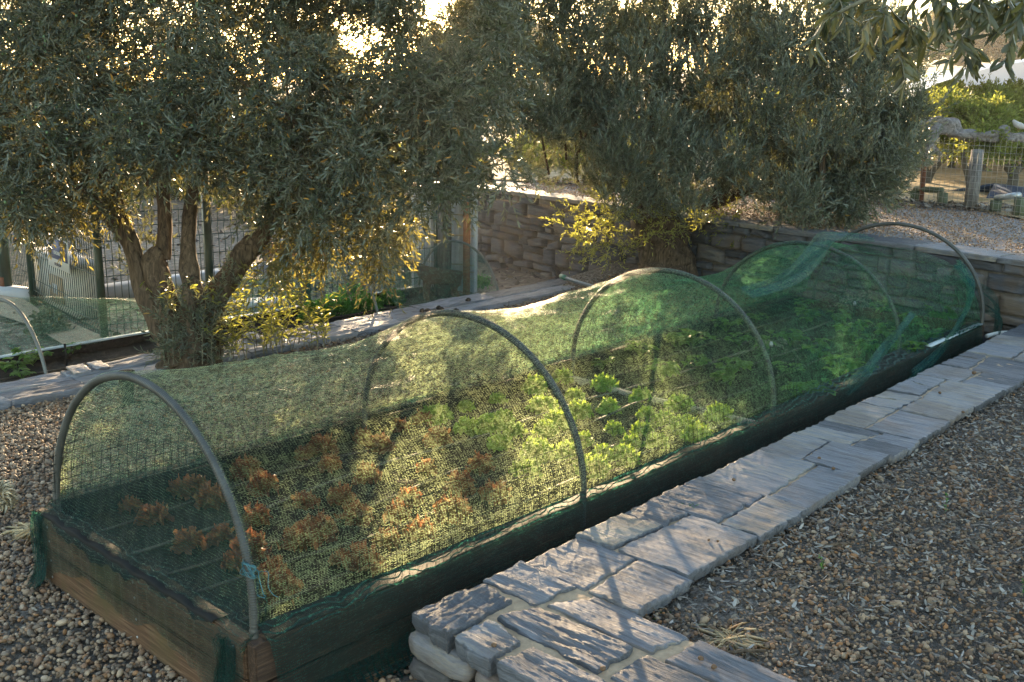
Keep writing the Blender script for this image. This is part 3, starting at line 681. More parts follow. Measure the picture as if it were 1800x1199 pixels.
# ------------------------------------------------------------------ hoops
def hoop_pts(n=90, W=1.2, H=HH, s=.028):
    th = np.linspace(0, PI, n); a = W/2
    arc = np.stack([0*th, a*np.cos(th), s+(H-s)*np.sin(th)], -1)
    return np.concatenate([[[0, a, -.10], [0, a, -.04]], arc, [[0, -a, -.04], [0, -a, -.10]]])
def hoop_mesh(name, mat, W=1.2, H=HH, ribs=260, k=12, rad=.0130):
    pts = spline(hoop_pts(70, W, H), ribs*3); rr = np.tile([rad, rad, rad*.80], ribs)
    MB().tube(pts, rr, k).build(name, mat, smooth=False); return bpy.data.objects[name]
h0 = hoop_mesh('net_hoop', 'hoop_grey')
hl = ['nearest ribbed grey hoop, standing at the front corner boards of the raised bed', 'second ribbed hoop of the tunnel, arching over the red and green lettuces',
      'third ribbed hoop of the tunnel, arching behind the green lettuces', 'fourth ribbed hoop of the tunnel, arching over the strawberry plants', 'farthest grey hoop, bare on top where the net has slipped down']
for i in range(5):
    o = h0 if i == 0 else h0.copy()
    if i: COL.objects.link(o)
    o.location = (HX[i], HY[i], HZ[i]); o.rotation_euler = (0, math.atan(HL[i]), -math.atan(HSW[i]/.6)); tag(o, hl[i], 'hoop', 'hoops over the raised bed')
def arc_at(i, th):
    x = HX[i]+HL[i]*(.028+(HH-.028)*np.sin(th))+HSW[i]*np.cos(th)
    return np.stack([x, HY[i]+.6*np.cos(th), HZ[i]+.028+(HH-.028)*np.sin(th)], -1)
# ------------------------------------------------------------------ the net
def net():
    root = empty('garden_net', (2.69, 0, 0), 'green shade net draped over the five hoops of the long raised bed', 'net'); off = (2.69, 0, 0)
    sag = [.085, .075, .135, .06]
    nx, nt = 420, 120; X = []; rows = []
    uu = np.linspace(-.0, 3.93, nx)
    th = np.linspace(0.02, PI-.02, nt)
    rowsP = []; skR = []; skL = []
    for u in uu:
        i = min(int(u), 3); f = u-i; a = arc_at(i, th); b = arc_at(i+1, th); p = a*(1-f)+b*f
        c = np.array([0, HY[i]*(1-f)+HY[i+1]*f, .0]); sg = math.sin(PI*f)**.85*sag[i]
        w = np.sin(th)
        if i == 3: sg = sag[3]*math.sin(PI*f*.5)+.055*f
        rad = p[:, 1:]-np.array([c[1], 0.0]); rl = np.linalg.norm(rad, axis=1)
        hang = sg*w**1.3*(1+.35*np.cos(th*2+i))
        wr = .010*np.sin(th*9+u*5+i*2)*math.sin(PI*f)+.006*np.sin(th*23-u*9)*math.sin(PI*f)+.016*np.sin(u*4.1+th*3)*math.sin(PI*f)+.012*np.abs(np.sin(u*7.3+th*5.1+i))*math.sin(PI*f)**.5+.006*np.abs(np.sin(u*19+th*11))*math.sin(PI*f)
        rr = rl+.0145-hang-wr*w
        p[:, 1:] = np.array([c[1], 0.0])+rad/rl[:, None]*rr[:, None]
        # right and left skirts outside the boards
        def skirt(sy, depth, ph):
            q = []
            for t in np.linspace(0, 1, 16)[1:]:
                dpt = depth*(1+.25*math.sin(u*6+ph)+.12*math.sin(u*17+ph))
                q.append([p[0 if sy > 0 else -1, 0]+.02*math.sin(u*9+t*3), sy*(.660+.020*t*abs(math.sin(u*10.5+ph))+.010*t*abs(math.sin(u*23))), .02-t*dpt-.0])
            return np.array(q)
        r_ = skirt(-1, .235, 1.0); l_ = skirt(1, .16, 2.0); skR.append(np.concatenate([p[-2:], r_])); skL.append(np.concatenate([p[1::-1], l_]))
        rowsP.append(p)
    V = np.array(rowsP); n2 = V.shape[1]
    dv = np.linalg.norm(np.diff(V, axis=1), axis=2); vv = np.concatenate([np.zeros((nx, 1)), np.cumsum(dv, 1)], 1)
    ref = vv.mean(0); du = np.concatenate([[0], np.cumsum(np.linalg.norm(np.diff(V[:, n2//2], axis=0), axis=1))])
    UV = np.stack([np.repeat(du[:, None], n2, 1), np.repeat(ref[None], nx, 0)], -1)
    i = np.arange(nx-1)[:, None]*n2; j = np.arange(n2-1)[None]; F = np.stack([i+j, i+n2+j, i+n2+j+1, i+j+1], -1).reshape(-1, 4)
    build('tunnel_net', V.reshape(-1, 3)-off, F, 'net_green', root, True, UV.reshape(-1, 2))
    for sk_ in (skR, skL):
        V = np.array(sk_); m_ = V.shape[1]; i = np.arange(nx-1)[:, None]*m_; j = np.arange(m_-1)[None]; F = np.stack([i+j, i+m_+j, i+m_+j+1, i+j+1], -1).reshape(-1, 4)
        UV = np.stack([np.repeat(du[:, None], m_, 1), np.repeat(np.linspace(0, .25, m_)[None], nx, 0)], -1); build('net_skirt', V.reshape(-1, 3)-off, F, 'net_end', root, True, UV.reshape(-1, 2))
    # front sheet
    ny, nz = 150, 70; Y = np.linspace(-.612, .612, ny); rows = []
    for y in Y:
        c = min(1, abs(y)/.613); top = .028+(HH-.016)*math.sqrt(max(0, 1-c*c)); e = (y+.612)/1.224
        hem = -.175-.05*math.exp(-((y-.58)/.07)**2)-.075*math.exp(-((y+.55)/.10)**2)+.055*math.exp(-((y-.25)/.16)**2)+.05*math.exp(-((y+.17)/.13)**2)+.006*math.sin(y*31)
        for t in np.linspace(0, 1, nz):
            z = top*(1-t)+hem*t
            x = .0525*max(z, 0)+.010 if z > .03 else .010-.068*min(1, (.03-z)/.045)
            fold = (.006*math.sin(y*38+2*t)+.004*math.sin(y*83))*(1 if z < .02 else .4)
            if z > .04: fold += .018*math.sin(PI*min(1, max(0, (top-z)/max(top, .1))))
            rows.append((x-abs(fold) if z < .02 else x+fold, y, z))
    V = np.array(rows); UV = np.stack([V[:, 1]*1.15+10, V[:, 2]*1.1], -1)
    i = np.arange(ny-1)[:, None]*nz; j = np.arange(nz-1)[None]; F = np.stack([i+j, i+nz+j, i+nz+j+1, i+j+1], -1).reshape(-1, 4)
    build('front_drape', V-off, F, 'net_drape', root, True, UV)
    # bunched net at the near corners and along the right foot of the boards
    def bunch(name, line, w, seed, mat='net_end', folds=9, n=60, m=26):
        line = spline(line, n); r = np.random.default_rng(seed); ph = r.uniform(0, 6, 4); rows = []
        for k, c in enumerate(line):
            t = k/(n-1); ww = w[0]*(1-t)+w[1]*t
            for s_ in np.linspace(-1, 1, m):
                rows.append(c+np.array([ww[0]*s_+.012*math.sin(s_*folds+ph[0]+t*4), ww[1]*s_+.014*math.sin(s_*folds*1.3+ph[1]-t*3), ww[2]*s_+.008*math.sin(s_*7+t*9+ph[2])]))
        V = np.array(rows); g = np.arange(n-1)[:, None]*m; j = np.arange(m-1)[None]; F = np.stack([g+j, g+m+j, g+m+j+1, g+j+1], -1).reshape(-1, 4)
        UV = np.stack([np.repeat(np.linspace(0, .5, n), m), np.tile(np.linspace(0, .22, m), n)], -1)
        build(name, V-off, F, mat, root, True, UV)
    A = np.array
    bunch('corner_bunch', [(-.05, .60, .0), (-.06, .60, -.10), (-.075, .59, -.20), (-.10, .60, -.242)], (A([.0, .03, .0]), A([.02, .075, .0])), 1)
    bunch('corner_bunch', [(-.055, -.52, -.02), (-.062, -.53, -.12), (-.07, -.54, -.21)], (A([.0, .03, .0]), A([.0, .05, .0])), 2)
    bunch('foot_bunch', [(.1, -.66, -.20), (.6, -.69, -.215), (1.2, -.68, -.21), (2.2, -.69, -.20), (3.2, -.685, -.18)], (A([0, .03, .035]), A([0, .03, .05])), 3, 'net_end', 6, 160)
    # the slack end of the net, hanging folded inside the last two hoops
    e5 = arc_at(4, np.array([.55*PI]))[0]
    bunch('slack_fold', [(5.42, -.42, .37), (5.40, -.52, .24), (5.22, -.58, .12), (4.9, -.63, .04), (4.5, -.665, -.05), (4.1, -.68, -.12)], (A([.02, .0, .035]), A([.10, .0, .07])), 4, 'net_teal', 8, 110)
    bunch('end_curtain', [(5.44, -.40, .20), (5.47, -.56, .17), (5.50, -.67, .10), (5.48, -.70, .0), (5.42, -.70, -.12)], (A([.0, .10, .10]), A([.10, .02, .08])), 5, 'net_end', 6, 60)
    bunch('roll_fold', [(3.05, -.25, .46), (3.4, -.28, .50), (3.9, -.16, .555), (4.34, -.02, .585), (4.75, .08, .55), (5.25, .10, .50)], (A([.0, .05, .02]), A([.0, .07, .02])), 6, 'net_teal', 3, 150)
    bunch('side_fold', [(4.34, -.585, .22), (4.0, -.60, .12), (3.7, -.63, .04), (3.4, -.655, -.02)], (A([.0, .008, .012]), A([.02, .01, .03])), 7, 'net_teal', 4, 70)
net()
# square plastic mesh standing inside both long sides
def side_mesh(sy, x0, x1, h, label, zt=1.0):
    mb = MB(); step = .033; n = int((x1-x0)/step); r = np.random.default_rng(4 if sy > 0 else 5)
    def surf(x, z): 
        y = sy*(.592 if z < .03 else .592*math.sqrt(max(0, 1-((z-.01)/.62)**2)))
        return (x+.004*math.sin(x*31+z*20), y+.004*math.sin(x*13), z)
    for k in range(n+1):
        x = x0+k*step; hh = h*(1+.05*math.sin(x*3)); mb.tube([surf(x, z) for z in np.linspace(-.06, hh, 7)], .0011, 3, False)
    nz = int(h/step)
    for k in range(nz+1):
        z = .0+k*step; mb.tube([surf(x, z*(1+.05*math.sin(x*3))+.003*math.sin(x*9)) for x in np.linspace(x0, x1, int((x1-x0)/.06))], .0011, 3, False)
    o = mb.build('plastic_mesh', 'black_plastic'); tag(o, label, 'mesh fence', 'square mesh strips along the raised bed')
side_mesh(1, -.03, 3.3, .27, 'black square plastic mesh along the far long side of the raised bed')
side_mesh(-1, .35, 3.0, .20, 'black square plastic mesh along the near long side of the raised bed')
# twine on the near hoop
t = MB(); r = np.random.default_rng(2); c = arc_at(0, np.array([PI-.30]))[0]
for k in range(5):
    pts = [c+np.array([r.normal(0, .006)-.012, -.018+.03*math.sin(a*2+k), .05*math.cos(a+k)*.35+r.normal(0, .004)]) for a in np.linspace(0, 5, 9)]; t.tube(spline(pts, 20), .0009, 4)
for k in range(4):
    pts = [c+np.array([.0, -.01, .0])]
    for q in range(5): pts.append(pts[-1]+np.array([r.normal(.003, .008), -.006+r.normal(0, .006), -.014+r.normal(0, .012)]))
    t.tube(spline(pts, 16), .0011, 4)
tag(t.build('twine', 'teal_twine'), 'frayed turquoise twine knotted round the right leg of the nearest hoop', 'twine')
# drip hoses
hn = ['first drip hose from the stone cap side', 'second drip hose from the stone cap side', 'drip hose running down the middle of the bed', 'second drip hose from the olive tree side', 'first drip hose from the olive tree side']
for k, y in enumerate((-.44, -.24, -.02, .20, .42)):
    xs = np.linspace(.06, 5.3, 90); pts = [(x, y+.028*math.sin(x*1.3+k*2)+.012*math.sin(x*4.3+k)+.004*math.sin(x*15+k), SOIL+.016+.006*math.sin(x*5+k)) for x in xs]
    o = MB().tube(pts, .0062, 6).build('drip_hose', 'drip_brown' if k != 3 else 'drip_pale', smooth=True); tag(o, 'thin '+hn[k], 'hose', 'drip hoses laid along the bed soil')
# ------------------------------------------------------------------ lettuces
def ruffled_leaf(r, L, Wd, lift, nu=7, nv=9, ruff=.016):
    u = np.linspace(0, 1, nu); v = np.linspace(-1, 1, nv); U, Vv = np.meshgrid(u, v, indexing='ij')
    w = Wd*(.22+1.0*U**.8*(1.15-.35*U)); ph = r.uniform(0, 6)
    cx = L*U*math.cos(lift)*(1-.1*U); cz = L*(math.sin(lift)*U-.42*U**2.4*(1-.3*lift))
    y = Vv*w; ru = ruff*(U**1.5)*(.35+abs(Vv)**1.5)*np.sin(Vv*9+ph+U*6)+ruff*.7*(U**3)*np.sin(Vv*17+ph*2)
    z = cz+ru+.25*w*abs(Vv)**2
    x = cx+ruff*.6*U**2*np.cos(Vv*13+ph)-abs(Vv)**2.2*L*.16*U
    V = np.stack([x, y, z], -1).reshape(-1, 3); i = np.arange(nu-1)[:, None]*nv; j = np.arange(nv-1)[None]
    return V, np.stack([i+j, i+nv+j, i+nv+j+1, i+j+1], -1).reshape(-1, 4)
def lettuce_mesh(name, mat, seed, R=.062, n=26, ruff=.016, upright=0):
    r = np.random.default_rng(seed); parts = []
    for k in range(n):
        t = k/n; lift = .15+1.05*t+r.normal(0, .1)+upright; L = R*(1.15-.45*t)*r.uniform(.85, 1.15); V, F = ruffled_leaf(r, L, R*.74*(1-.3*t), lift, ruff=ruff)
        a = k*2.4+r.normal(0, .2); c, s = math.cos(a), math.sin(a); V = np.stack([V[:, 0]*c-V[:, 1]*s, V[:, 0]*s+V[:, 1]*c, V[:, 2]+.006+.020*t], -1); parts.append((V, F))
    V, F = merge(parts); me_o = build(name, V, F, mat); me = me_o.data; bpy.data.objects.remove(me_o); return me
GRL = [lettuce_mesh('lettuce_leaves', 'green_lettuce_leaf', 10+k, .066, 28, .013) for k in range(4)]
RDL = [lettuce_mesh('red_lettuce_leaves', 'red_lettuce_leaf', 30+k, .058, 18, .017, .1) for k in range(4)]
reds = [(222,880),(372,877),(330,950),(412,985),(492,1032),(450,907),(535,877),(527,947),(462,852),(580,814),(515,787),(425,822),(330,845),(690,740),(665,780),(645,836),(720,872),(795,897),(625,903),(680,947),(600,978),(870,865),(845,815),(575,742),(500,760),(380,800),(640,700),(560,930),(270,905),(300,850),(390,935),(440,960),(600,870),(750,820),(770,770),(740,930),(480,1000),(640,990),(810,850),(700,900)]
greens = [(875,695),(940,674),(990,659),(1010,690),(1062,672),(1127,692),(885,728),(955,710),(1017,718),(1070,711),(1137,721),(1195,708),(958,749),(1080,748),(1205,744),(1265,724),(1155,772),(945,790),(1095,798),(880,773),(815,708),(750,722),(820,748),(1025,768),(1045,818),(700,700),(905,752),(985,735),(1000,790),(1130,752),(1060,790),(1225,760),(1170,735),(1110,770),(860,745),(925,820)]
def where(p):
    y = p[1]; return 'nearest the stone cap' if y < -.3 else 'right of the middle hose' if y < -.05 else 'left of the middle hose' if y < .25 else 'nearest the olive tree'
SIZES = ['small', 'middling', 'broad', 'large']
def plants(lst, meshes, name, kind, group, z, adj, zz=SOIL+.004, s0=1.0):
    pos = [P(px, py, z=z) for px, py in lst]
    rank = {}
    for q, p in enumerate(pos): rank.setdefault(where(p), []).append((p[0], q))
    for row in rank: rank[row].sort()
    ordn = ['first', 'second', 'third', 'fourth', 'fifth', 'sixth', 'seventh', 'eighth', 'ninth', 'tenth', 'eleventh', 'twelfth', 'thirteenth', 'fourteenth', 'fifteenth', 'sixteenth']
    for row, l in rank.items():
        for k, (x, q) in enumerate(l):
            p = pos[q]; o = link(name, meshes[q % len(meshes)]); s = s0*(.72+.50*((q*37) % 10)/10); o.scale = (s, s, s*(.9+.2*((q*13) % 7)/7)); o.location = (p[0], min(.55, max(-.55, p[1])), zz); o.rotation_euler = (0, 0, q*1.7)
            tag(o, f'{adj} {kind}, {ordn[min(k, 15)]} from the front in the row {row}', kind.split(' with')[0], group)
plants(reds, RDL, 'red_lettuce', 'red lettuce', 'red lettuces under the net', -.035, 'ruffled', s0=1.0)
plants(greens, GRL, 'green_lettuce', 'green lettuce', 'green lettuces under the net', -.03, 'frilly', s0=.96)
# strawberries: trifoliate leaves on thin stems
def straw_mesh(seed, n=15, R=.075, mat='strawberry_leaf', leaf=.040):
    r = np.random.default_rng(seed); parts = []; sp = []
    for k in range(n):
        a = r.uniform(0, 2*PI); rad = R*r.uniform(.25, 1.1); h = R*r.uniform(.5, 1.25); tip = np.array([rad*math.cos(a), rad*math.sin(a), h])
        for da in (-.9, 0, .9):
            d = np.array([math.cos(a+da), math.sin(a+da), .15+r.normal(0, .25)]); Ln = leaf*r.uniform(.75, 1.2); u = np.linspace(0, 1, 4); v = np.linspace(-1, 1, 5); U, Vv = np.meshgrid(u, v, indexing='ij')
            sd = norm(np.cross([0, 0, 1], d)); up = np.cross(norm(d), sd); w = Ln*.42*np.sin(np.clip(U*2.6+.35, 0, 3.0))**.8
            pt = tip+U[..., None]*Ln*norm(d)+(Vv*w)[..., None]*sd+(abs(Vv)*w*.4-.3*Ln*U**2+.002*np.sin(Vv*9))[..., None]*up
            i = np.arange(3)[:, None]*5; j = np.arange(4)[None]; parts.append((pt.reshape(-1, 3), np.stack([i+j, i+5+j, i+6+j, i+j+1], -1).reshape(-1, 4)))
        m = MB().tube([(0, 0, 0), tip*[.4, .4, .6], tip], .0012, 3, False); parts.append((np.concatenate(m.V), np.concatenate(m.F4)))
    V, F = merge(parts); o = build('strawberry_leaves', V, F, mat); me = o.data; bpy.data.objects.remove(o); return me
STW = [straw_mesh(60+k) for k in range(4)]
sts = [(1060,640),(1165,662),(1105,615),(1225,640),(1285,668),(1290,650),(1385,650),(1480,650),(1350,610),(1250,570),(1330,560),(1420,560),(1530,610),(1560,665),(1450,695),(1600,570),(1640,590),(1500,590),(1390,600),(1180,600),(1140,585),(1440,620),(1515,660),(1400,690),(1650,560),(1560,590),(1300,600),(1220,600),(1470,560),(1550,550),(1380,530),(1600,620)]
plants(sts, STW, 'strawberry_plant', 'strawberry plant', 'strawberry plants at the far end of the bed', -.03, 'low leafy', s0=1.0)
sb = MB()
for px, py in ((1312, 640), (1497, 644)):
    V, F = ICO2; sbo = MB().add(V*[.011, .011, .014]+P(px, py, z=-.02)*1.0, None, F).build('strawberry', 'red_paint', smooth=True); tag(sbo, 'ripe red strawberry hanging %s' % ('beside the fourth hoop leg' if px > 1400 else 'beside the sprinkler stake'), 'strawberry', 'ripe strawberries')
# sprinkler with its spray
def sprinkler(x, y, z, h, label, name='sprinkler'):
    root = empty(name, (x, y, z), label, 'sprinkler', 'sprinklers')
    MB().tube([(0, 0, 0), (0, 0, h)], .006, 8).tube([(0.03, .01, 0), (.006, 0, h*.8)], .003, 6).build('stake', 'black_plastic', root)
    m = MB(); m.tube([(0, 0, h), (0, 0, h+.012), (0, 0, h+.03)], [.008, .013, .006], 10); m.build('spray_head', 'galvanised', root)
sprinkler(*P(1352, 650, z=SOIL), .13, 'black stake sprinkler with pale spray head standing among the strawberries')
sprinkler(*P(1500, 560, z=SOIL), .09, 'short sprinkler inside the fan of spray near the far end of the bed')
def spray(cx, n, R, up, seed, label):
    r = np.random.default_rng(seed); a = r.uniform(0, 2*PI, n); el = r.uniform(.0, 1.1, n) if up else r.uniform(-.2, .5, n); s = R*r.uniform(.10, 1.0, n)
    d = np.stack([np.cos(a)*np.cos(el), np.sin(a)*np.cos(el), np.sin(el)], -1); pos = np.asarray(cx)+d*s[:, None]; pos[:, 2] -= .9*s**2/R*.6
    d2 = d.copy(); d2[:, 2] -= 1.1*s/R
    V, F = leaf_arrays(pos, d2, rng.normal(size=(n, 3)), .016*r.uniform(.4, 1.5, n)+.0*s, np.full(n, .0011), 0, .3); V = V
    m = (V[:, 2] > SOIL)
    tag(build('water_spray', V, F, 'spray_water'), label, kind='stuff')
spray(P(1352, 650, z=SOIL)+[0, 0, .15], 260, .22, False, 3, 'fine streaks of water from the sprinkler')
spray(P(1500, 560, z=SOIL)+[0, 0, .12], 500, .20, True, 4, 'fan of bright water streaks at the far end of the bed')
# ================================================================== trees
def crown(name, parent, clumps, n, K, tw, leafL, leafW, mat, seed, droop=.25, upb=0.0, out=.6, twmat='twig_mat', off=(0, 0, 0), ang=.8, shell=.55, sun_gap=False):
    r = np.random.default_rng(seed); C = np.array([c[0] for c in clumps]); Rd = np.array([c[1] for c in clumps]); wt = np.array([c[2] if len(c) > 2 else 1. for c in clumps])
    w = wt*np.prod(Rd, 1)**(2/3); w = w/w.sum(); k = r.choice(len(C), n, p=w); d = norm(r.normal(size=(n, 3)))
    rad = r.uniform(0, 1, n)**shell; pos = C[k]+d*Rd[k]*rad[:, None]
    if sun_gap:      # gap shaped into the crown along the sun's path to light the bed
        sd = np.array(SUNDIR); t = pos[:, 1]/sd[1]; xb = pos[:, 0]-sd[0]*t; zb = pos[:, 2]-sd[2]*t
        cor = (xb > .35) & (xb < 3.0) & (zb < .60+.06*vnoise(pos, 1.2, 5)) & (pos[:, 1] > .8); nz_ = vnoise(np.stack([xb, zb, 0*xb], -1), 1.6, 8)
        kp = ~cor | (nz_ > np.where((xb > .95) & (xb < 2.5), .62, -.15)); pos = pos[kp]; d = d[kp]; n = len(pos)
    dirs = d*out+r.normal(size=(n, 3))*.55; dirs[:, 2] += upb
    V, F, TV, TF = sprigs(pos, dirs, K, tw, leafL, leafW, ang, droop, r); off = np.asarray(off, float)
    build(name, V-off, F, mat, parent)
    build('twigs', TV-off, TF, twmat, parent)
    return pos
def clump_px(px, py, rpx, depth, flat=.8):
    c = P(px, py, depth=depth); rr = rpx/CF*depth; return (c, np.array([rr, rr, rr*flat]))
def bottom(px, tab): return float(np.interp(px, [a for a, b in tab], [b for a, b in tab]))
rt = np.random.default_rng(77)
# ---- first olive tree
T1 = np.array([1.76, 2.60, GL]); D1 = float((T1-CPOS)@CFW)
t1 = empty('olive_tree', T1, 'nearer olive tree, its gnarled trunk splitting into thick limbs beside the stone edging', 'olive tree', 'olive trees over the garden')
def limb(mb, pts, rads, k=18, gn=.10, n=40, seed=0):
    q = spline([P(px, py, depth=D1s+dd) for px, py, dd in pts], n); rr = np.interp(np.linspace(0, 1, n), np.linspace(0, 1, len(rads)), rads); q += .006*np.stack([vnoise(q, 3, seed+1), vnoise(q, 3, seed+2), 0*q[:, 0]], -1)
    mb.tube(q, rr, k, True, gn, seed)
D1s = D1; m = MB()
limb(m, [(338, 676, 0), (335, 640, 0), (338, 590, 0), (335, 540, 0)], [.19, .155, .14, .125], 28, .14, 50, 1)
limb(m, [(310, 650, 0), (292, 590, .02), (262, 530, .0), (238, 455, -.05), (215, 390, -.1), (180, 300, -.2), (120, 180, -.5)], [.08, .07, .058, .050, .045, .038, .02], 16, .13, 50, 2)
limb(m, [(325, 640, -.05), (308, 570, -.08), (280, 505, -.06), (272, 462, -.05), (285, 440, -.03)], [.085, .068, .062, .068, .05], 16, .18, 40, 3)
limb(m, [(284, 455, -.03), (290, 400, -.02), (288, 320, 0), (296, 200, .1), (310, 60, .1)], [.052, .040, .036, .03, .015], 14, .08, 40, 4)
limb(m, [(342, 620, -.1), (336, 540, -.14), (334, 490, -.1), (332, 445, -.08), (340, 330, .0), (390, 180, .2)], [.08, .06, .056, .046, .03, .014], 14, .14, 40, 5)
limb(m, [(352, 640, .0), (365, 560, .0), (395, 500, .05), (428, 445, .1), (450, 432, .12)], [.085, .075, .064, .066, .06], 18, .15, 50, 6)
limb(m, [(440, 440, .12), (468, 400, .15), (490, 340, .2), (540, 240, .3), (600, 90, .2)], [.060, .044, .036, .03, .015], 14, .1, 40, 7)
limb(m, [(465, 405, .15), (560, 330, .5), (690, 250, .3), (800, 200, .0)], [.036, .028, .022, .01], 12, .08, 40, 8)
limb(m, [(232, 440, -.05), (150, 330, .3), (60, 220, .2), (-60, 120, 0)], [.036, .03, .022, .01], 12, .08, 40, 9)
limb(m, [(375, 655, .03), (380, 600, .03), (372, 545, .02)], [.05, .045, .02], 12, .16, 20, 10)
limb(m, [(300, 668, -.03), (296, 630, -.03), (302, 570, -.02)], [.055, .045, .02], 12, .16, 20, 11)
for k in range(26):
    a0 = (rt.uniform(120, 640), rt.uniform(180, 360)); limb(m, [(a0[0], a0[1], rt.uniform(-.5, .5)), (a0[0]+rt.uniform(-60, 60), a0[1]-60, rt.uniform(-.6, .6)), (a0[0]+rt.uniform(-120, 120), a0[1]-160, rt.uniform(-.8, .8))], [.014, .010, .005], 6, 0, 12, 20+k)
m.build('trunk', 'bark', t1, smooth=True, origin=T1)
bot1 = [(-260, 390), (0, 385), (60, 398), (110, 388), (170, 375), (225, 340), (270, 300), (320, 305), (380, 350), (430, 350), (480, 385), (560, 425), (620, 450), (690, 445), (730, 385), (800, 360), (900, 345)]
cl = []
for px in range(-240, 905, 62):
    bt = bottom(px, bot1); py = bt-50
    while py > -260:
        x = px+rt.uniform(-22, 22); y = py+rt.uniform(-12, 12); hi = y < 95
        gap = math.hypot(x-765, (y+10)*.9) < 62 or (430 < x < 560 and 70 < y < 190 and rt.random() < .25) or (hi and rt.random() < (.06 if x > 380 else .02))
        if not gap:
            for dd in (rt.uniform(-1.0, -.2), rt.uniform(.1, 1.1)):
                if rt.random() < (.92 if dd < 0 else .75): c, r_ = clump_px(x, y, rt.uniform(42, 66), D1+dd, .85); cl.append((c, r_, 1.0 if not hi else .8))
        py -= rt.uniform(52, 66)
crown('crown', t1, cl, 19000, 14, .16, .043, .0098, 'olive_leaf', 101, .32, -.10, .5, off=T1, sun_gap=True)
# hanging sprays at the lower rim, golden backlight put into their leaf colour
cl2 = [(*clump_px(x, y, r_, D1+dd, 1.0), 1.0) for x, y, r_, dd in [(600, 420, 50, .4), (660, 440, 48, .5), (700, 390, 45, .3), (540, 400, 46, .2), (500, 440, 28, .1), (585, 480, 22, -.6), (470, 470, 20, -.3), (640, 350, 60, .5), (740, 350, 40, .2), (50, 372, 26, -.5), (120, 366, 26, -.4), (200, 352, 24, -.3)]]
crown('hanging_sprays', t1, cl2, 620, 14, .17, .045, .0105, 'backlit_spray_leaf', 102, .55, -.45, .3, off=T1, sun_gap=True)
pos = np.concatenate([c[0]+norm(rt.normal(size=(12, 3)))*c[1]*rt.uniform(.6, 1.1, (12, 1)) for c in cl if (c[0]-T1)@CFW < -.1]); pos = pos[:1100]
V0, F0 = ICO1; n = len(pos); V = (V0[None]*np.array([.0065, .0065, .009])[None, None]*rt.uniform(.8, 1.15, (n, 1, 1))+pos[:, None]).reshape(-1, 3)-T1
tag(build('olive_fruit', V, (np.arange(n)[:, None, None]*12+F0[None]).reshape(-1, 3), 'olive_green', t1), kind='stuff')
# suckers hugging the trunk and the lit shoots beside it
cs = [(*clump_px(x, y, r_, D1+dd, 1.0), 1.0) for x, y, r_, dd in [(300, 560, 24, -.18), (310, 600, 26, -.2), (340, 600, 20, -.2), (300, 640, 22, -.2), (340, 560, 26, -.2), (375, 580, 24, -.15), (385, 630, 26, -.12), (380, 530, 22, -.05), (410, 490, 18, -.1), (300, 520, 16, -.15), (250, 420, 24, .2), (235, 480, 12, .1)]]
crown('sucker_leaves', t1, cs, 150, 12, .13, .040, .0085, 'olive_leaf_b', 103, .10, .5, .5, off=T1)
def shoots(name, parent, bases, seed, h=(.25, .5), lean=.25, leafL=.042, leafW=.010, mat='shoot_leaf', off=(0, 0, 0), n=13):
    r = np.random.default_rng(seed); lv = []; tb = MB()
    for b in bases:
        H = r.uniform(*h); ld = r.normal(0, lean, 2); pts = [np.asarray(b)+np.array([ld[0]*t*t*H*1.6, ld[1]*t*t*H*1.6, H*t]) for t in np.linspace(0, 1, 7)]; tb.tube(np.array(pts)-off, np.linspace(.003, .0010, 7), 4, False)
        K = int(n*H/.3)+6; t = np.linspace(.15, 1, K); p = np.array(pts); pp = np.stack([np.interp(t*6, np.arange(7), p[:, a]) for a in range(3)], -1)
        a = np.arange(K)*2.4+r.uniform(0, 6); d = np.stack([np.cos(a), np.sin(a), r.uniform(.1, 1.0, K)], -1)
        lv.append(leaf_arrays(pp, d, np.cross(d, [0, 0, 1.])+.4*r.normal(size=(K, 3)), leafL*r.uniform(.6, 1.2, K), leafW*r.uniform(.8, 1.2, K), .15))
    V, F = merge(lv); build(name, V-np.asarray(off), F, mat, parent); tb.build('shoot_stems', 'twig_mat', parent)
bs = [P(px, 628+rt.uniform(-12, 8)-(px-400)*.12, depth=D1+rt.uniform(-.25, .25)) for px in np.concatenate([rt.uniform(385, 585, 58)])]
shoots('basal_shoots', t1, bs, 5, (.16, .55), .45, leafL=.052, leafW=.012, off=T1, n=12)
bs = [P(px, 640, depth=D1-.22+.1*math.cos(px)) for px in rt.uniform(285, 385, 13)]
shoots('trunk_shoots', t1, bs, 6, (.15, .55), .12, off=T1, mat='olive_leaf_b')
# ---- second olive tree
T2 = np.array([6.15, 2.30, GL+.12]); T2 = P(1170, 492, z=GL+.10); D2 = float((T2-CPOS)@CFW)
t2 = empty('olive_tree', T2, 'farther olive tree with a broad upright crown, standing in front of the stone retaining wall', 'olive tree', 'olive trees over the garden')
D1s = D2; m = MB()
limb(m, [(1172, 510, 0), (1168, 470, 0), (1165, 420, 0), (1150, 370, 0)], [.27, .20, .17, .13], 26, .16, 50, 31)
limb(m, [(1150, 450, .0), (1130, 400, 0), (1125, 340, .1), (1090, 270, .2), (1040, 200, .3), (980, 90, .3)], [.12, .10, .08, .07, .05, .02], 16, .12, 40, 32)
limb(m, [(1180, 440, .0), (1165, 380, 0), (1140, 330, -.1), (1150, 240, .0), (1160, 100, .1), (1170, -20, .1)], [.13, .10, .085, .06, .045, .02], 16, .12, 40, 33)
limb(m, [(1190, 430, .0), (1230, 370, .2), (1290, 310, .3), (1370, 230, .3), (1440, 100, .3)], [.10, .075, .06, .05, .02], 16, .1, 40, 34)
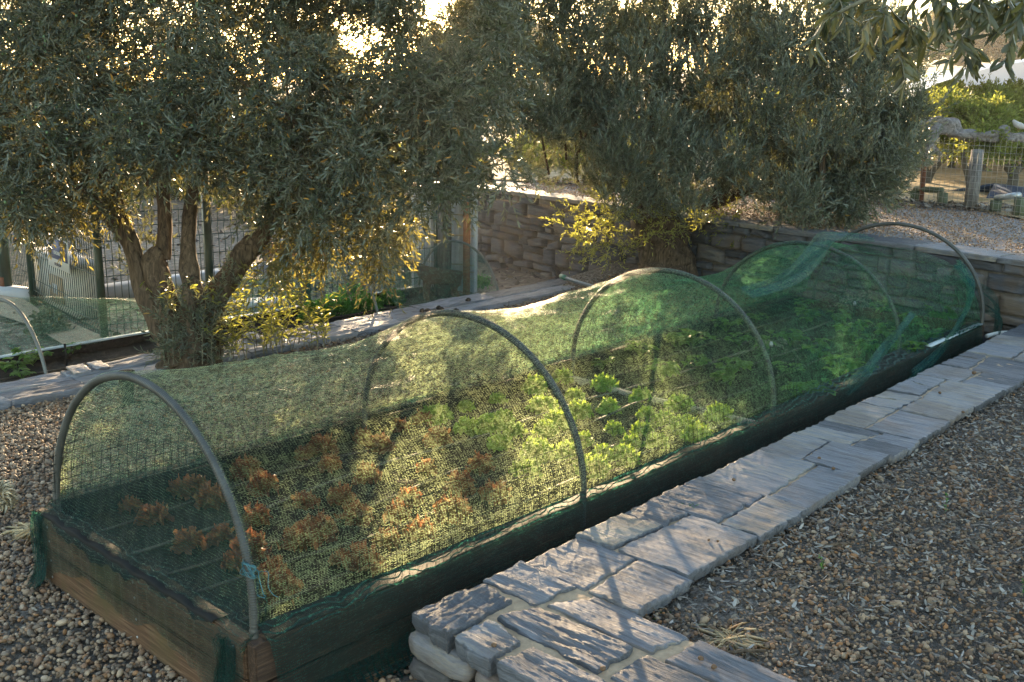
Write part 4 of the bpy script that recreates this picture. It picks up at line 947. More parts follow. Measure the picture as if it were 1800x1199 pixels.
limb(m, [(1205, 500, -.05), (1210, 460, -.05), (1190, 420, 0)], [.09, .07, .03], 14, .16, 24, 35)
limb(m, [(1130, 505, -.05), (1140, 470, -.05), (1150, 420, 0)], [.10, .07, .03], 14, .16, 24, 36)
limb(m, [(1230, 372, .2), (1330, 330, .0), (1440, 320, -.2), (1540, 250, .0)], [.05, .04, .035, .015], 12, .1, 30, 37)
for k in range(50):
    a0 = (rt.uniform(930, 1540), rt.uniform(120, 320)); limb(m, [(a0[0], a0[1], rt.uniform(-.6, .6)), (a0[0]+rt.uniform(-25, 25), a0[1]-80, rt.uniform(-.6, .6)), (a0[0]+rt.uniform(-35, 35), a0[1]-190, rt.uniform(-.7, .7))], [.013, .009, .004], 5, 0, 10, 60+k)
m.build('trunk', 'bark', t2, smooth=True, origin=T2)
bot2 = [(820, 350), (880, 365), (930, 345), (980, 320), (1040, 345), (1100, 385), (1170, 402), (1230, 372), (1290, 350), (1340, 375), (1430, 400), (1500, 385), (1560, 330), (1600, 285), (1640, 200)]
cl = []
for px in range(800, 1610, 44):
    bt = bottom(px, bot2); py = bt-32
    while py > -230:
        x = px+rt.uniform(-16, 16); y = py+rt.uniform(-10, 10); hi = y < 70
        gap = (hi and rt.random() < .08) or (x > 1570 and y < 60) or (math.hypot(x-765, y+10) < 75) or (y < -60 and rt.random() < .25)
        if not gap:
            for dd in (rt.uniform(-1.3, -.2), rt.uniform(.1, 1.3)):
                if rt.random() < (.95 if dd < 0 else .7): c, r_ = clump_px(x, y, rt.uniform(30, 50), D2+dd, .95); cl.append((c, r_, 1.0 if not hi else .75))
        py -= rt.uniform(38, 50)
crown('crown', t2, cl, 19500, 13, .18, .048, .0098, 'olive_leaf_b', 201, .0, .95, .30, off=T2, ang=.65, sun_gap=True)
D2b = D2-.35
cs = [(*clump_px(x, y, r_, D2b+dd, 1.0), 1.0) for x, y, r_, dd in [(1000, 385, 34, .1), (1040, 400, 38, .0), (1080, 390, 30, .0), (1030, 440, 34, .1), (1080, 440, 30, 0), (1090, 350, 34, .1), (1190, 380, 40, -.2), (1240, 380, 30, -.1), (1280, 390, 28, 0), (1295, 430, 22, 0), (1140, 400, 34, -.15)]]
crown('low_shoots', t2, cs, 270, 11, .15, .036, .0085, 'shoot_leaf', 202, .2, .25, .5, off=T2, sun_gap=True)
# slim young tree in front of the terrace (the dark stem at the right of the second crown)
Ty = P(1442, 402, z=GT); Dy = float((Ty-CPOS)@CFW); ty = empty('young_olive_tree', Ty, 'slim young olive tree on the terrace just behind the right side of the second crown', 'young tree')
D1s = Dy; m = MB(); limb(m, [(1442, 408, 0), (1441, 370, 0), (1445, 300, 0), (1450, 200, 0)], [.035, .03, .025, .012], 10, .06, 20, 90); m.build('trunk', 'bark', ty, smooth=True, origin=Ty)
cl = [(*clump_px(x, y, r_, Dy+dd, 1.0), 1.0) for x, y, r_, dd in [(1400, 345, 40, 0), (1450, 350, 44, .1), (1500, 345, 42, 0), (1540, 310, 40, 0), (1480, 290, 50, .3), (1420, 280, 50, .3), (1560, 260, 40, 0), (1575, 215, 36, 0)]]
crown('crown', ty, cl, 760, 12, .17, .056, .0115, 'olive_leaf_b', 301, .3, -.1, .4, off=Ty)
# ---- branch of a third olive overhanging the top right, close to the viewer
tb_ = P(1900, -220, depth=1.9)
t3 = empty('olive_branch', tb_, 'long leafed olive branch hanging into the top right corner close to the viewer', 'olive branch')
D1s = 1.9; m = MB(); tips = []
mains = [[(1900, -220, 0), (1780, -120, 0), (1640, -40, 0), (1520, 0, -.05), (1450, 40, -.05), (1425, 95, -.05)], [(1780, -120, 0), (1720, -20, .05), (1700, 60, .05), (1715, 110, .05)], [(1900, -220, 0), (1830, -60, -.1), (1790, 30, -.1), (1765, 110, -.1)], [(1640, -40, 0), (1600, 10, .1), (1580, 60, .1), (1590, 120, .1)], [(1900, -100, 0), (1840, 0, .1), (1810, 70, .1)], [(1640, -40, 0), (1660, 10, -.1), (1655, 50, -.1)], [(1520, 0, 0), (1490, -10, 0), (1465, 10, 0)], [(1900, -50, 0), (1800, 0, .2), (1740, 20, .2), (1690, 60, .2)]]
r = np.random.default_rng(9); lp = []; ld = []
for q, pts in enumerate(mains):
    limb(m, pts, [.006, .0035, .0015] if q else [.009, .005, .0015], 6, 0, 30, 80+q)
    c = spline([P(a, b_, depth=1.9+d_) for a, b_, d_ in pts], 60); T = norm(np.gradient(c, axis=0))
    ks = np.arange(14 if q else 20, 60, 1.35 if q else 1.25).astype(int)
    for j, k in enumerate(ks):
        a_ = norm(np.cross(T[k], r.normal(size=3))); lp.append(c[k]+r.normal(0, .003, 3)); ld.append(T[k]*.75+a_*r.uniform(.5, 1.1)+np.array([0, 0, -.45]))
for (sx, sy, nn, rr_) in ((1560, 40, 46, 55), (1720, 25, 40, 55), (1650, 10, 30, 50), (1780, 40, 40, 35), (1690, 95, 30, 38), (1470, 20, 14, 35), (1605, 75, 24, 40), (1580, 130, 12, 26), (1770, 20, 30, 40)):
    b0 = P(sx, sy-30, depth=1.9)
    for k in range(max(2, nn//9)):
        e = P(sx+r.uniform(-rr_, rr_), sy+r.uniform(-5, rr_), depth=1.9+r.uniform(-.12, .12)); c = spline([b0, (b0+e)/2+[0, 0, .01], e], 14); m.tube(c, np.linspace(.0022, .001, 14), 4); T = norm(np.gradient(c, axis=0))
        for j in range(9): kk = min(13, int(3+j*1.2)); a_ = norm(np.cross(T[kk], r.normal(size=3))); lp.append(c[kk]); ld.append(T[kk]*.6+a_*.8+np.array([0, 0, -.5]))
m.build('branch_wood', 'twig_mat', t3, smooth=True, origin=tb_)
lp = np.array(lp); ld = np.array(ld); V, F = leaf_arrays(lp, ld, r.normal(size=lp.shape), .044*r.uniform(.6, 1.15, len(lp)), .0112*r.uniform(.7, 1.15, len(lp)), .16, .22)
build('olive_leaves', V-tb_, F, 'near_leaf', t3)
# ================================================================== second bed, beyond the stone edging
def bed2():
    root = empty('garden_bed', (2.3, 3.5, GB), 'lower soil bed behind the stone edging, with its own low hoops and net', 'garden bed'); off = (2.3, 3.5, GB)
    z = -.37; Y0, Y1 = 3.03, 4.00
    m = MB(); m.box((1.9, Y1+.02, z+.005), (6.4, .04, .12)); m.build('side_board', 'dark_soil', root, origin=off)
    m = MB(); m.box((1.9, Y1-.005, z+.068), (6.4, .05, .008)); m.build('edge_strip', 'plastic_sheet', root, origin=off)
    soil('bed_soil', -1.4, 5.15, Y0-.02, Y1, z, 15)
    for k, y in enumerate((3.28, 3.60)):
        xs = np.linspace(-1.2, 5, 60); tag(MB().tube([(x, y+.02*math.sin(x*2+k), z+.025) for x in xs], .007, 6).build('drip_hose', 'drip_brown'), 'brown drip hose on the %s side of the lower bed' % ('edging' if k == 0 else 'fence'), 'hose')
    hb = hoop_mesh('low_hoop', 'hoop_grey_b', .98, .52, 160, 8, .0115)
    labs = ['low grey hoop at the left edge of the photo, over the lower bed', 'low grey hoop of the lower bed standing in the green herbs', 'low grey hoop of the lower bed next to the two green posts']
    xs = [1.04, 3.50, 4.80]
    for k, x in enumerate(xs):
        o = hb if k == 0 else hb.copy()
        if k: COL.objects.link(o)
        o.location = (x, (Y0+Y1)/2, z); tag(o, labs[k], 'hoop', 'hoops over the lower bed')
    # its net: fastened on the fence side, thrown back from the edging side on the left; full tunnel further right
    th = np.linspace(0, PI, 60); nx = 260; uu = np.linspace(1.04, 4.80, nx); V = []
    for x in uu:
        if x < 3.5: f = (x-1.04)/2.46
        else: f = (x-3.5)/1.3
        sg = math.sin(PI*f)*(.13 if x < 3.5 else .07)
        for q, t in enumerate(th):
            lim = 1.0 if x > 3.75 else (.50+.015*math.sin(x*7) if x < 3.42 else .50+.50*(x-3.42)/.33)
            t = t*lim
            rr = 1-sg*math.sin(t)/.5*(.9+.2*math.sin(t*3+x*5)); V.append((x+.02*math.sin(t*5), (Y0+Y1)/2+.495*math.cos(t)*rr, z+.012+(.52)*math.sin(t)*rr+.006*math.sin(x*13+t*7)))
    V = np.array(V); i = np.arange(nx-1)[:, None]*60; j = np.arange(59)[None]; F = np.stack([i+j, i+60+j, i+61+j, i+j+1], -1).reshape(-1, 4)
    UV = np.stack([np.repeat(uu, 60), np.tile(th*.49, nx)], -1)
    tag(build('low_net', V, F, 'net_green2', None, True, UV), 'green net over the lower bed, thrown back on its edging side', 'net')
netmat('net_green2', (.010, .12, .10), (.30, .56, .40), .009, .0055, .13, .24)
bed2()
def herb(name, c, R, h, n, seed, label, cat, mat='herb_leaf', leaf=.022, group=None):
    r = np.random.default_rng(seed); d = norm(r.normal(size=(n, 3))); d[:, 2] = abs(d[:, 2]); pos = d*np.array([R[0], R[1], h])*r.uniform(.35, 1, (n, 1)); 
    V, F = leaf_arrays(pos, d+.7*r.normal(size=(n, 3)), r.normal(size=(n, 3)), leaf*r.uniform(.6, 1.2, n), leaf*.8*r.uniform(.6, 1.1, n), .2, .15)
    m = MB()
    root = empty(name, c, label, cat, group)
    build('foliage', V, F, mat, root)
    for k in range(16): e = pos[r.integers(n)]; m.tube([(e[0]*.2, e[1]*.2, 0), e*[.6, .6, .5], e], .0015, 3, False)
    m.build('stems', 'twig_mat', root)
for k, (px, py, R, h) in enumerate([(590, 552, .20, .17), (640, 545, .18, .14), (555, 560, .15, .15), (690, 532, .12, .12), (620, 535, .17, .18)]):
    herb('parsley', P(px, py, z=-.37), (R, R*.9), h, 1500, 400+k, ['bright green parsley clump in the middle of the herbs behind the edging', 'parsley clump right of the big one, at the foot of the low hoop', 'leftmost parsley clump on the lower bed', 'small parsley clump at the edge of the sunlit net', 'parsley clump at the back of the herbs near the fence'][k], 'parsley', group='parsley behind the edging')
for k, (px, py) in enumerate([(30, 658), (58, 640), (40, 668), (128, 622), (10, 655)]):
    o = link('seedling', STW[k % 4]); o.location = tuple(P(px, py, z=-.36)); o.scale = (1.1,)*3 if k < 2 else (.7,)*3
    o.data = STW[k % 4]; tag(o, ['leafy green seedling left of the low hoop foot', 'leafy green seedling nearest the left low hoop', 'small seedling at the edging by the photo edge', 'small pale seedling beside the black stake', 'seedling at the far left end of the lower bed'][k], 'seedling', 'seedlings in the lower bed')
herb('low_weed', P(840, 505, z=-.36), (.16, .10), .12, 500, 420, 'low green weeds at the foot of the two green posts', 'weeds')
herb('rosemary_bush', P(85, 588, z=GB), (.16, .14), .20, 800, 421, 'small spiky rosemary bush at the edge of the sand path', 'shrub', 'olive_leaf_b', .035)
c = P(118, 650, z=-.37); tag(MB().tube([c, c+[0, 0, .10], c+[0, 0, .17]], [.006, .006, .008], 8).build('black_stake', 'black_plastic'), 'short black irrigation stake in the lower bed', 'stake')
# ---- wire mesh fences
def fence(name, p0, p1, h, posts, label, cat='fence', wire='green_metal', step=.05, r=.0036, postm='green_metal', pw=.05, folds=True):
    p0 = np.asarray(p0, float); p1 = np.asarray(p1, float); root = empty(name, p0, label, cat); L = np.linalg.norm((p1-p0)[:2]); d = (p1-p0)/L; nn = np.array([-d[1], d[0], 0])
    m = MB(); n = int(L/step); zs = [0.03, .12, .22, h*.5, h*.62, h-.22, h-.12, h-.02] if folds else list(np.arange(.05, h, .1))
    for k in range(n+1):
        b = d*k*step
        if folds: pts = [b+[0, 0, .02], b+[0, 0, .05], b+nn*.022+[0, 0, .085], b+[0, 0, .12], b+[0, 0, h-.22], b+nn*.022+[0, 0, h-.17], b+[0, 0, h-.12], b+[0, 0, h]]
        else: pts = [b+[0, 0, .0], b+[0, 0, h]]
        m.tube(pts, r, 4, False)
    for z in zs: m.tube([[0, 0, z], d*L+[0, 0, z]], r, 4, False)
    m.build('wire_panel', wire, root)
    for t in posts:
        q = d*L*t; pm = MB().box(q+[0, 0, h/2+.03], (pw, pw, h+.10), math.atan2(d[1], d[0])); pm.build('post', postm, root)
        MB().box(q+[0, 0, h+.087], (pw+.006, pw+.006, .012), math.atan2(d[1], d[0])).build('post_cap', 'galvanised', root)
    return root, d, nn, L
c0 = P(184, 600, z=GB); cA = P(770, 527, z=GB); cA2 = P(828, 512, z=GB); cB = P(60, 533, z=GB); 
fence('mesh_fence', c0, cA, .95, (0, .28, .56, 1), 'green wire mesh fence running behind the lower bed to the stone wall')
cBe = c0+(cB-c0)*2.6
fB = fence('mesh_fence', c0+(cB-c0)*.02, cBe, .95, (.38, .72, 1), 'green wire mesh fence turning away along the sand path')
pp_ = (cA2, )
g = empty('gate_post', cA2, 'light green steel post against the left end of the stone wall', 'post'); MB().box((0, 0, .55), (.07, .07, 1.2), .75).build('post_body', 'green_metal_light', g); MB().box((0, 0, 1.16), (.076, .076, .014), .75).build('post_cap', 'galvanised', g)
pB = P(13, 522, z=GB); g = empty('gate_post', pB, 'dark rust stained steel post at the left edge of the photo', 'post'); MB().box((0, 0, .5), (.07, .07, 1.1), .3).build('post_body', 'green_metal', g); MB().box((-.03, .0, .12), (.03, .06, .12), .3).build('rust_bracket', 'rust_metal', g)
# ---- meter cabinet
ca = P(134, 562, z=GB); cb = P(162, 552, z=GB); fdir = (cB-c0)/np.linalg.norm(cB-c0)
def ztop_at(px, py, base): 
    d = P(px, py, depth=1)-CPOS; h = np.hypot(*(base-CPOS)[:2]); return CPOS[2]+d[2]*h/np.hypot(*d[:2])
hc = ztop_at(133, 473, ca)-GB; dep = cb-ca; dep = dep-fdir*(dep@fdir); dd_ = float(np.linalg.norm(dep)); dep = dep/dd_; dd_ = max(.2, min(.4, dd_)); dw = 1.05
cab = empty('meter_cabinet', ca, 'cream rendered meter cabinet with a beige metal door, behind the mesh fence', 'cabinet')
ang = math.atan2(fdir[1], fdir[0]); mid = fdir*dw/2+dep*dd_/2
MB().box(mid+[0, 0, hc/2], (dw, dd_, hc), ang).build('body', 'white_render', cab)
MB().box(mid+[0, 0, hc+.02], (dw+.05, dd_+.05, .04), ang).build('top_slab', 'white_trim', cab)
dc = fdir*.40-dep*.012
dr = MB().box(dc+[0, 0, hc*.45], (.30, .02, hc*.55), ang).build('door', 'beige_door', cab)
MB().box(dc-dep*.013+[0, 0, hc*.47], (.11, .006, .08), ang).build('plate', 'grey_plate', dr)
MB().box(dc-dep*.013+fdir*.12+[0, 0, hc*.47], (.015, .008, .03), ang).build('handle', 'galvanised', dr)
# ---- signs on the fence
def text(body, size, loc, right, up, mat, parent, name='lettering', ext=.0015):
    cu = bpy.data.curves.new(name, 'FONT'); cu.body = body; cu.size = size; cu.extrude = ext; cu.align_x = 'CENTER'; cu.align_y = 'CENTER'
    o = bpy.data.objects.new(name, cu); COL.objects.link(o); dg = bpy.context.evaluated_depsgraph_get(); me = bpy.data.meshes.new_from_object(o.evaluated_get(dg)); bpy.data.objects.remove(o)
    R = Vector(right).normalized(); U = Vector(up).normalized(); Nn = R.cross(U); mt = Matrix((R, U, Nn)).transposed().to_4x4(); mt.translation = Vector(loc); me.transform(mt)
    me.materials.clear(); return link(name, me, mat, parent)
def fence_point(px, py):
    d = P(px, py, depth=1)-CPOS; n_ = np.array([-fdir[1], fdir[0], 0]); t = ((c0-CPOS)@n_)/(d@n_); return CPOS+t*d
def sign(q, label, lines, blue=1.0, red=False):
    tl_, tr_, br_, bl_ = [fence_point(*a_) for a_ in q]; c_ = (tl_+tr_+br_+bl_)/4; w_ = abs((tr_-tl_)@fdir); h_ = abs(((tl_+tr_)/2-(bl_+br_)/2)[2]); to = -norm(dep)*.02
    s_ = empty('fence_sign', c_+to, label, 'sign', 'signs on the mesh fence'); rt_ = -fdir
    if (P(900, 600, depth=1)-CPOS)@np.cross(rt_, [0, 0, 1]) > 0: rt_ = -rt_
    a2 = math.atan2(rt_[1], rt_[0]); nrm = np.cross(rt_, [0, 0, 1.])
    MB().box((0, 0, 0), (w_, .006, h_), a2).build('board', 'sign_white', s_)
    MB().box(nrm*.005+[0, 0, h_*.14], (w_*.93, .004, h_*.66), a2).build('blue_field', 'sign_blue', s_)
    for body, sz, zz, mt in lines: text(body, sz*h_, nrm*.009+np.array([0, 0, zz*h_]), rt_, (0, 0, 1), mt, s_)
    if red:
        V, F = [], []; m = MB(); cpt = [nrm*.009+rt_*(h_*.13*math.cos(t))+np.array([0, 0, h_*.18+h_*.13*math.sin(t)]) for t in np.linspace(0, 2*PI, 24)]; m.tube(cpt, h_*.022, 6); m.build('ring_mark', 'red_paint', s_)
sign([(89, 416), (125, 424), (125, 480), (90, 464)], 'blue and white sign on the fence above the meter cabinet, reading DACARS', [('DACARS', .17, .02, 'sign_white'), ('M. 225 | 227', .13, -.36, 'ink')])
sign([(27, 408), (40, 411), (40, 441), (28, 434)], 'small sign with a red ring, farther along the fence', [('-----', .12, -.05, 'sign_white')], red=True)
# ---- white kerbs, corrugated shed, slatted hut
def kerb(pA, pB_, h, w, label):
    c_ = (pA+pB_)/2; d = pB_-pA; o = MB().box((0, 0, h/2), (np.linalg.norm(d), w, h), math.atan2(d[1], d[0])).build('white_kerb', 'white_trim'); o.location = tuple(c_); tag(o, label, 'kerb', 'white kerbs in the lower garden')
kerb(P(-60, 512, z=GB), P(60, 530, z=GB), .10, .15, 'white kerb behind the fence at the left edge')
kerb(P(163, 532, z=GB), P(520, 478, z=GB), .13, .18, 'long white kerb running behind the nearer olive trunk')
kerb(P(395, 560, z=GB), P(500, 545, z=GB), .10, .35, 'short broad white kerb right of the nearer olive trunk')
lg = MB(); pl = rng.uniform(-4, 4, (2600, 2)); ctr = P(60, 475, z=GB); pp = np.stack([ctr[0]+pl[:, 0], ctr[1]+pl[:, 1], np.full(2600, GB+.02)], -1); V, F = chips(pp, .09*rng.uniform(.5, 1.3, 2600), .035*rng.uniform(.5, 1.3, 2600))
tag(build('fallen_leaves', V, F, 'litter_mat'), 'sunlit fallen leaves on the ground behind the mesh fence', kind='stuff')
def facing_panel(pA, pB_): d = (pB_-pA); d[2] = 0; L = np.linalg.norm(d); return L, math.atan2(d[1], d[0]), d/L
hA = P(470, 470, depth=10.6); hB_ = P(722, 462, depth=9.8); L, an, d = facing_panel(hA.copy(), hB_.copy()); nn = np.array([-d[1], d[0], 0]); zg = GB-.02
hut = empty('slatted_fence', (hA[0], hA[1], zg), 'timber screen of thin horizontal slats above white pickets, behind the hanging olive sprays', 'screen fence')
mslat = MB(); z = .50
while z < .98: mslat.box(d*L/2+[0, 0, z], (L, .02, .022), an); z += .040
mslat.build('slat_wall', 'hut_wood', hut)
m = MB()
for k in range(int(L/.07)): m.box(d*(k*.07+.03)+nn*.02+[0, 0, .28], (.035, .015, .48), an)
m.build('picket_row', 'white_trim', hut)
MB().box(d*L/2-nn*.03+[0, 0, .26], (L, .04, .11), an).build('rail', 'rail_wood', hut)
MB().box(d*L/2+[0, 0, .985], (L+.1, .08, .03), an).build('top_rail', 'hut_wood', hut)
for t in (0.02, .36, .7, .98): MB().box(d*L*t-nn*.03+[0, 0, .50], (.07, .07, 1.0), an).build('post', 'grey_wood', hut)
sA = P(722, 458, depth=9.4); sB = P(838, 455, depth=9.1); L, an, d = facing_panel(sA.copy(), sB.copy()); nn = np.array([-d[1], d[0], 0])
sh = empty('corrugated_screen', (sA[0], sA[1], zg), 'white corrugated metal screen strung with sunlit wires, left of the stone wall', 'screen')
X = np.linspace(0, L, 240); V = []
for x in X:
    o_ = .014*(1 if (x*18) % 1 < .5 else -1); V += [d*x+nn*o_+[0, 0, .10], d*x+nn*o_+[0, 0, .98]]
MB().grid(np.array(V), 240, 2).build('corrugated_sheet', 'corrugated_white', sh)
m = MB()
for z in (.24, .30, .36, .62, .80, .96): m.tube([[0, 0, z]-nn*.05, d*L*.5+[0, 0, z-.015]-nn*.05, d*L-nn*.05+[0, 0, z-.01]], .007, 5)
m.build('strung_wire', 'lit_wire', sh)
MB().box(d*L*.62-nn*.12+[0, 0, .5], (.09, .09, 1.0), an).build('timber_post', 'grey_wood', sh)
MB().box(d*L*.93-nn*.10+[0, 0, .5], (.055, .03, .9), an).build('orange_plank', 'rail_wood', sh)
# ---- small goat behind the fence
def skinned(name, verts, edges, radii, mat, parent=None, sub=2):
    me = bpy.data.meshes.new(name); me.from_pydata([tuple(v) for v in verts], edges, []); o = bpy.data.objects.new(name, me); COL.objects.link(o)
    o.modifiers.new('s', 'SKIN'); sk = me.skin_vertices[0].data
    for i_, rr_ in enumerate(radii): sk[i_].radius = (rr_, rr_) if not isinstance(rr_, tuple) else rr_
    sk[0].use_root = True; mm = o.modifiers.new('u', 'SUBSURF'); mm.levels = sub; mm.render_levels = sub
    dg = bpy.context.evaluated_depsgraph_get(); me2 = bpy.data.meshes.new_from_object(o.evaluated_get(dg)); bpy.data.objects.remove(o); 
    for p_ in me2.polygons: p_.use_smooth = True
    me2.materials.clear(); return link(name, me2, mat, parent)
gp = P(764, 470, depth=8.9); gp[2] = GB-.02
goat = empty('goat', gp, 'small brown and cream goat looking over beside the sunlit net, behind the fence', 'goat', rz=CYAW+1.9)
vs = [(0, 0, .40), (-.14, 0, .40), (-.30, 0, .41), (.12, 0, .42), (.20, 0, .52), (.26, 0, .60), (.34, 0, .585), (.40, 0, .56),
      (.10, .06, .34), (.11, .065, .20), (.10, .065, .02), (.10, -.06, .34), (.11, -.065, .20), (.10, -.065, .02),
      (-.28, .06, .33), (-.24, .065, .25), (-.31, .065, .13), (-.29, .065, .02), (-.28, -.06, .33), (-.24, -.065, .25), (-.31, -.065, .13), (-.29, -.065, .02), (-.37, 0, .46)]
ed = [(0, 1), (1, 2), (0, 3), (3, 4), (4, 5), (5, 6), (6, 7), (3, 8), (8, 9), (9, 10), (3, 11), (11, 12), (12, 13), (2, 14), (14, 15), (15, 16), (16, 17), (2, 18), (18, 19), (19, 20), (20, 21), (2, 22)]
rd = [.11, .115, .10, .10, .065, .055, .045, .03, .045, .025, .020, .045, .025, .020, .055, .035, .020, .018, .055, .035, .020, .018, .018]
goat.scale = (.68,)*3; gb = skinned('body', vs, ed, rd, 'fur_brown', goat)
for sy in (-1, 1):
    V0, F0 = ICO2; MB().add(V0*[.03, .014, .055]+[.25, sy*.065, .575], None, F0).build('ear', 'fur_brown', goat, smooth=True)
V0, F0 = ICO2; MB().add(V0*[.075, .055, .055]+[.22, 0, .625], None, F0).build('crest', 'fur_cream', goat, smooth=True)
# ---- background trees
def small_tree(name, base, hpx, depth, trunk_pts, cl, n, label, cat, seed, mat='orchard_leaf', tw=.20, K=10, leafL=.05, leafW=.02, group=None, tr=.05):
    root = empty(name, base, label, cat, group); m = MB(); off = np.asarray(base)
    for pts, r0, r1 in trunk_pts: q = spline([P(a_, b_, depth=depth) if len((a_, b_)) == 2 else None for a_, b_ in pts], 12); q[:, :2] += 0; m.tube(q-off, np.linspace(r0, r1, 12), 8, True, .08)
    m.build('trunk', 'bark_far', root, smooth=True)
    cl_ = [(*clump_px(x, y, r_, depth+dz, .9), 1.0) for x, y, r_, dz in cl]
    crown('crown', root, cl_, n, K, tw, leafL, leafW, mat, seed, .1, .35, .5, off=off, twmat='bark_far')
orch = [((1778, 328), [([(1778, 330), (1780, 305), (1762, 285), (1745, 255)], .07, .03), ([(1780, 305), (1800, 288), (1815, 255)], .05, .02), ([(1779, 303), (1786, 270)], .04, .02)], (1785, 215), 55, 'rightmost orchard tree with a forked trunk beside the blue roofed shelter'),
        ((1703, 348), [([(1703, 350), (1704, 320), (1695, 285), (1690, 240)], .045, .02), ([(1704, 318), (1712, 280), (1722, 240)], .035, .015)], (1705, 215), 50, 'orchard tree with thin leaning stems behind the thick wooden post'),
        ((1628, 322), [([(1628, 325), (1640, 300), (1665, 275), (1690, 265)], .05, .02), ([(1632, 315), (1625, 270)], .03, .015)], (1655, 215), 48, 'orchard tree with a bent trunk behind the fallen trunk'),
        ((1728, 302), [([(1728, 304), (1730, 270), (1735, 240)], .05, .025)], (1745, 195), 44, 'orchard tree with a straight dark trunk in the second row'),
        ((1672, 296), [([(1672, 298), (1673, 262), (1670, 235)], .05, .03)], (1672, 195), 42, 'shaded orchard tree in the second row, left of the post'),
        ((1610, 300), [([(1610, 300), (1612, 262), (1615, 235)], .05, .03)], (1625, 200), 40, 'orchard tree half hidden behind the second olive crown'),
        ((1800, 292), [([(1800, 294), (1800, 262), (1800, 235)], .05, .03)], (1800, 200), 40, 'orchard tree at the right edge of the photo, second row')]
for k, (b_, tp, (cx, cy), R_, lab) in enumerate(orch):
    B = P(*b_, z=GT); D = float((B-CPOS)@CFW); r = np.random.default_rng(500+k)
    cl = [(cx+r.uniform(-R_, R_), cy+r.uniform(-R_*.75, R_*.9), r.uniform(.28, .5)*R_, r.uniform(-.6, .6)) for q in range(15)]
    small_tree('orchard_tree', B, 0, D, tp, cl, 1700, lab, 'fruit tree', 600+k, group='fruit trees in the orchard')
# golden hedge and trees behind the lower garden
hd = [(-60, 300), (40, 330), (150, 300), (260, 320), (350, 310), (450, 290), (560, 305), (660, 315), (760, 325), (880, 325), (990, 320), (1100, 310), (1220, 275), (1340, 250), (1460, 245)]
hn_ = ['bush at the left edge of the photo', 'bush above the small fence sign', 'bush behind the meter cabinet', 'bush behind the left limb of the nearer olive', 'bush seen between the nearer olive limbs', 'bush left of the slatted screen', 'bush above the slatted screen', 'bush right of the slatted screen', 'bush below the sun', 'bush above the left end of the stone wall', 'bush left of the farther olive trunk', 'bush straight behind the farther olive trunk', 'bush right of the farther olive trunk', 'bush behind the young olive tree', 'bush left of the orchard']
for k, (px, py) in enumerate(hd):
    D = 17+2*math.sin(k*2.3); lo = px < 830; base = P(px, py, depth=D); base[2] = GB if lo else GT; r = np.random.default_rng(700+k)
    cl = [(px+r.uniform(-65, 65), py+r.uniform(-60, 45), r.uniform(22, 42), r.uniform(-1, 1)) for q in range(12)]
    root = empty('golden_bush', base, 'backlit yellow green '+hn_[k], 'bush', 'bushes behind the garden'); m = MB()
    for q in range(5): x, y, r_, dz = cl[q]; e = P(x, y, depth=D+dz)-base; m.tube(spline([[0, 0, 0], e*[.4, .4, .5], e], 8), np.linspace(.05, .015, 8), 6)
    m.build('trunk', 'bark_far', root); cl_ = [(*clump_px(x, y, r_, D+dz, .9), 1.) for x, y, r_, dz in cl]
    crown('crown', root, cl_, 520, 8, .30, .11, .045, 'orchard_leaf' if k % 3 else 'far_tree_leaf', 720+k, .1, .2, .5, off=base, twmat='bark_far')
# far trees on the hill
for k, (px, py, R_) in enumerate([(1690, 60, 45), (1760, 55, 50), (1800, 75, 45), (1640, 70, 26), (1500, 60, 35), (1330, 60, 40), (1120, 70, 35), (930, 70, 35), (540, 75, 35), (330, 70, 40), (120, 70, 45)]):
    D = 62+8*math.sin(k*3.1); zb = P(px, py+R_*1.15, depth=D); root = empty('hill_tree', zb, 'hazy cork oak on the hill field, number by place: '+'x', 'oak', 'far trees on the hill'); 
    root['label'] = ['hazy spreading oak on the hill, left of the gap over the greenhouse', 'hazy spreading oak with forked trunk above the greenhouse', 'hazy oak at the right edge above the greenhouse', 'small pale oak on the hill beside the second olive crown', 'far oak behind the right part of the farther olive crown', 'far oak behind the middle of the farther olive crown', 'far oak behind the farther olive top', 'far oak right of the sun', 'far oak left of the sun', 'far oak behind the nearer olive crown', 'far oak behind the left end of the nearer olive crown'][k]
    m = MB(); e = P(px, py, depth=D)-zb; m.tube(spline([[0, 0, 0], e*.5+[.1, 0, 0], e], 8), np.linspace(.45, .15, 8), 8); m.tube(spline([e*.45, e*.7+CR*1.0, e+CR*1.8], 8), np.linspace(.25, .08, 8), 6); m.tube(spline([e*.45, e*.7-CR*1.0, e-CR*1.8], 8), np.linspace(.25, .08, 8), 6); m.build('trunk', 'bark_far', root)
    r = np.random.default_rng(800+k); cl_ = [(*clump_px(px+r.uniform(-R_, R_), py+r.uniform(-R_*.5, R_*.35), r.uniform(.25, .42)*R_, D+r.uniform(-1.5, 1.5), .8), 1.) for q in range(12)]
    crown('crown', root, cl_, 500, 8, .9, .30, .16, 'far_tree_leaf', 820+k, .1, .1, .5, off=zb, twmat='bark_far')
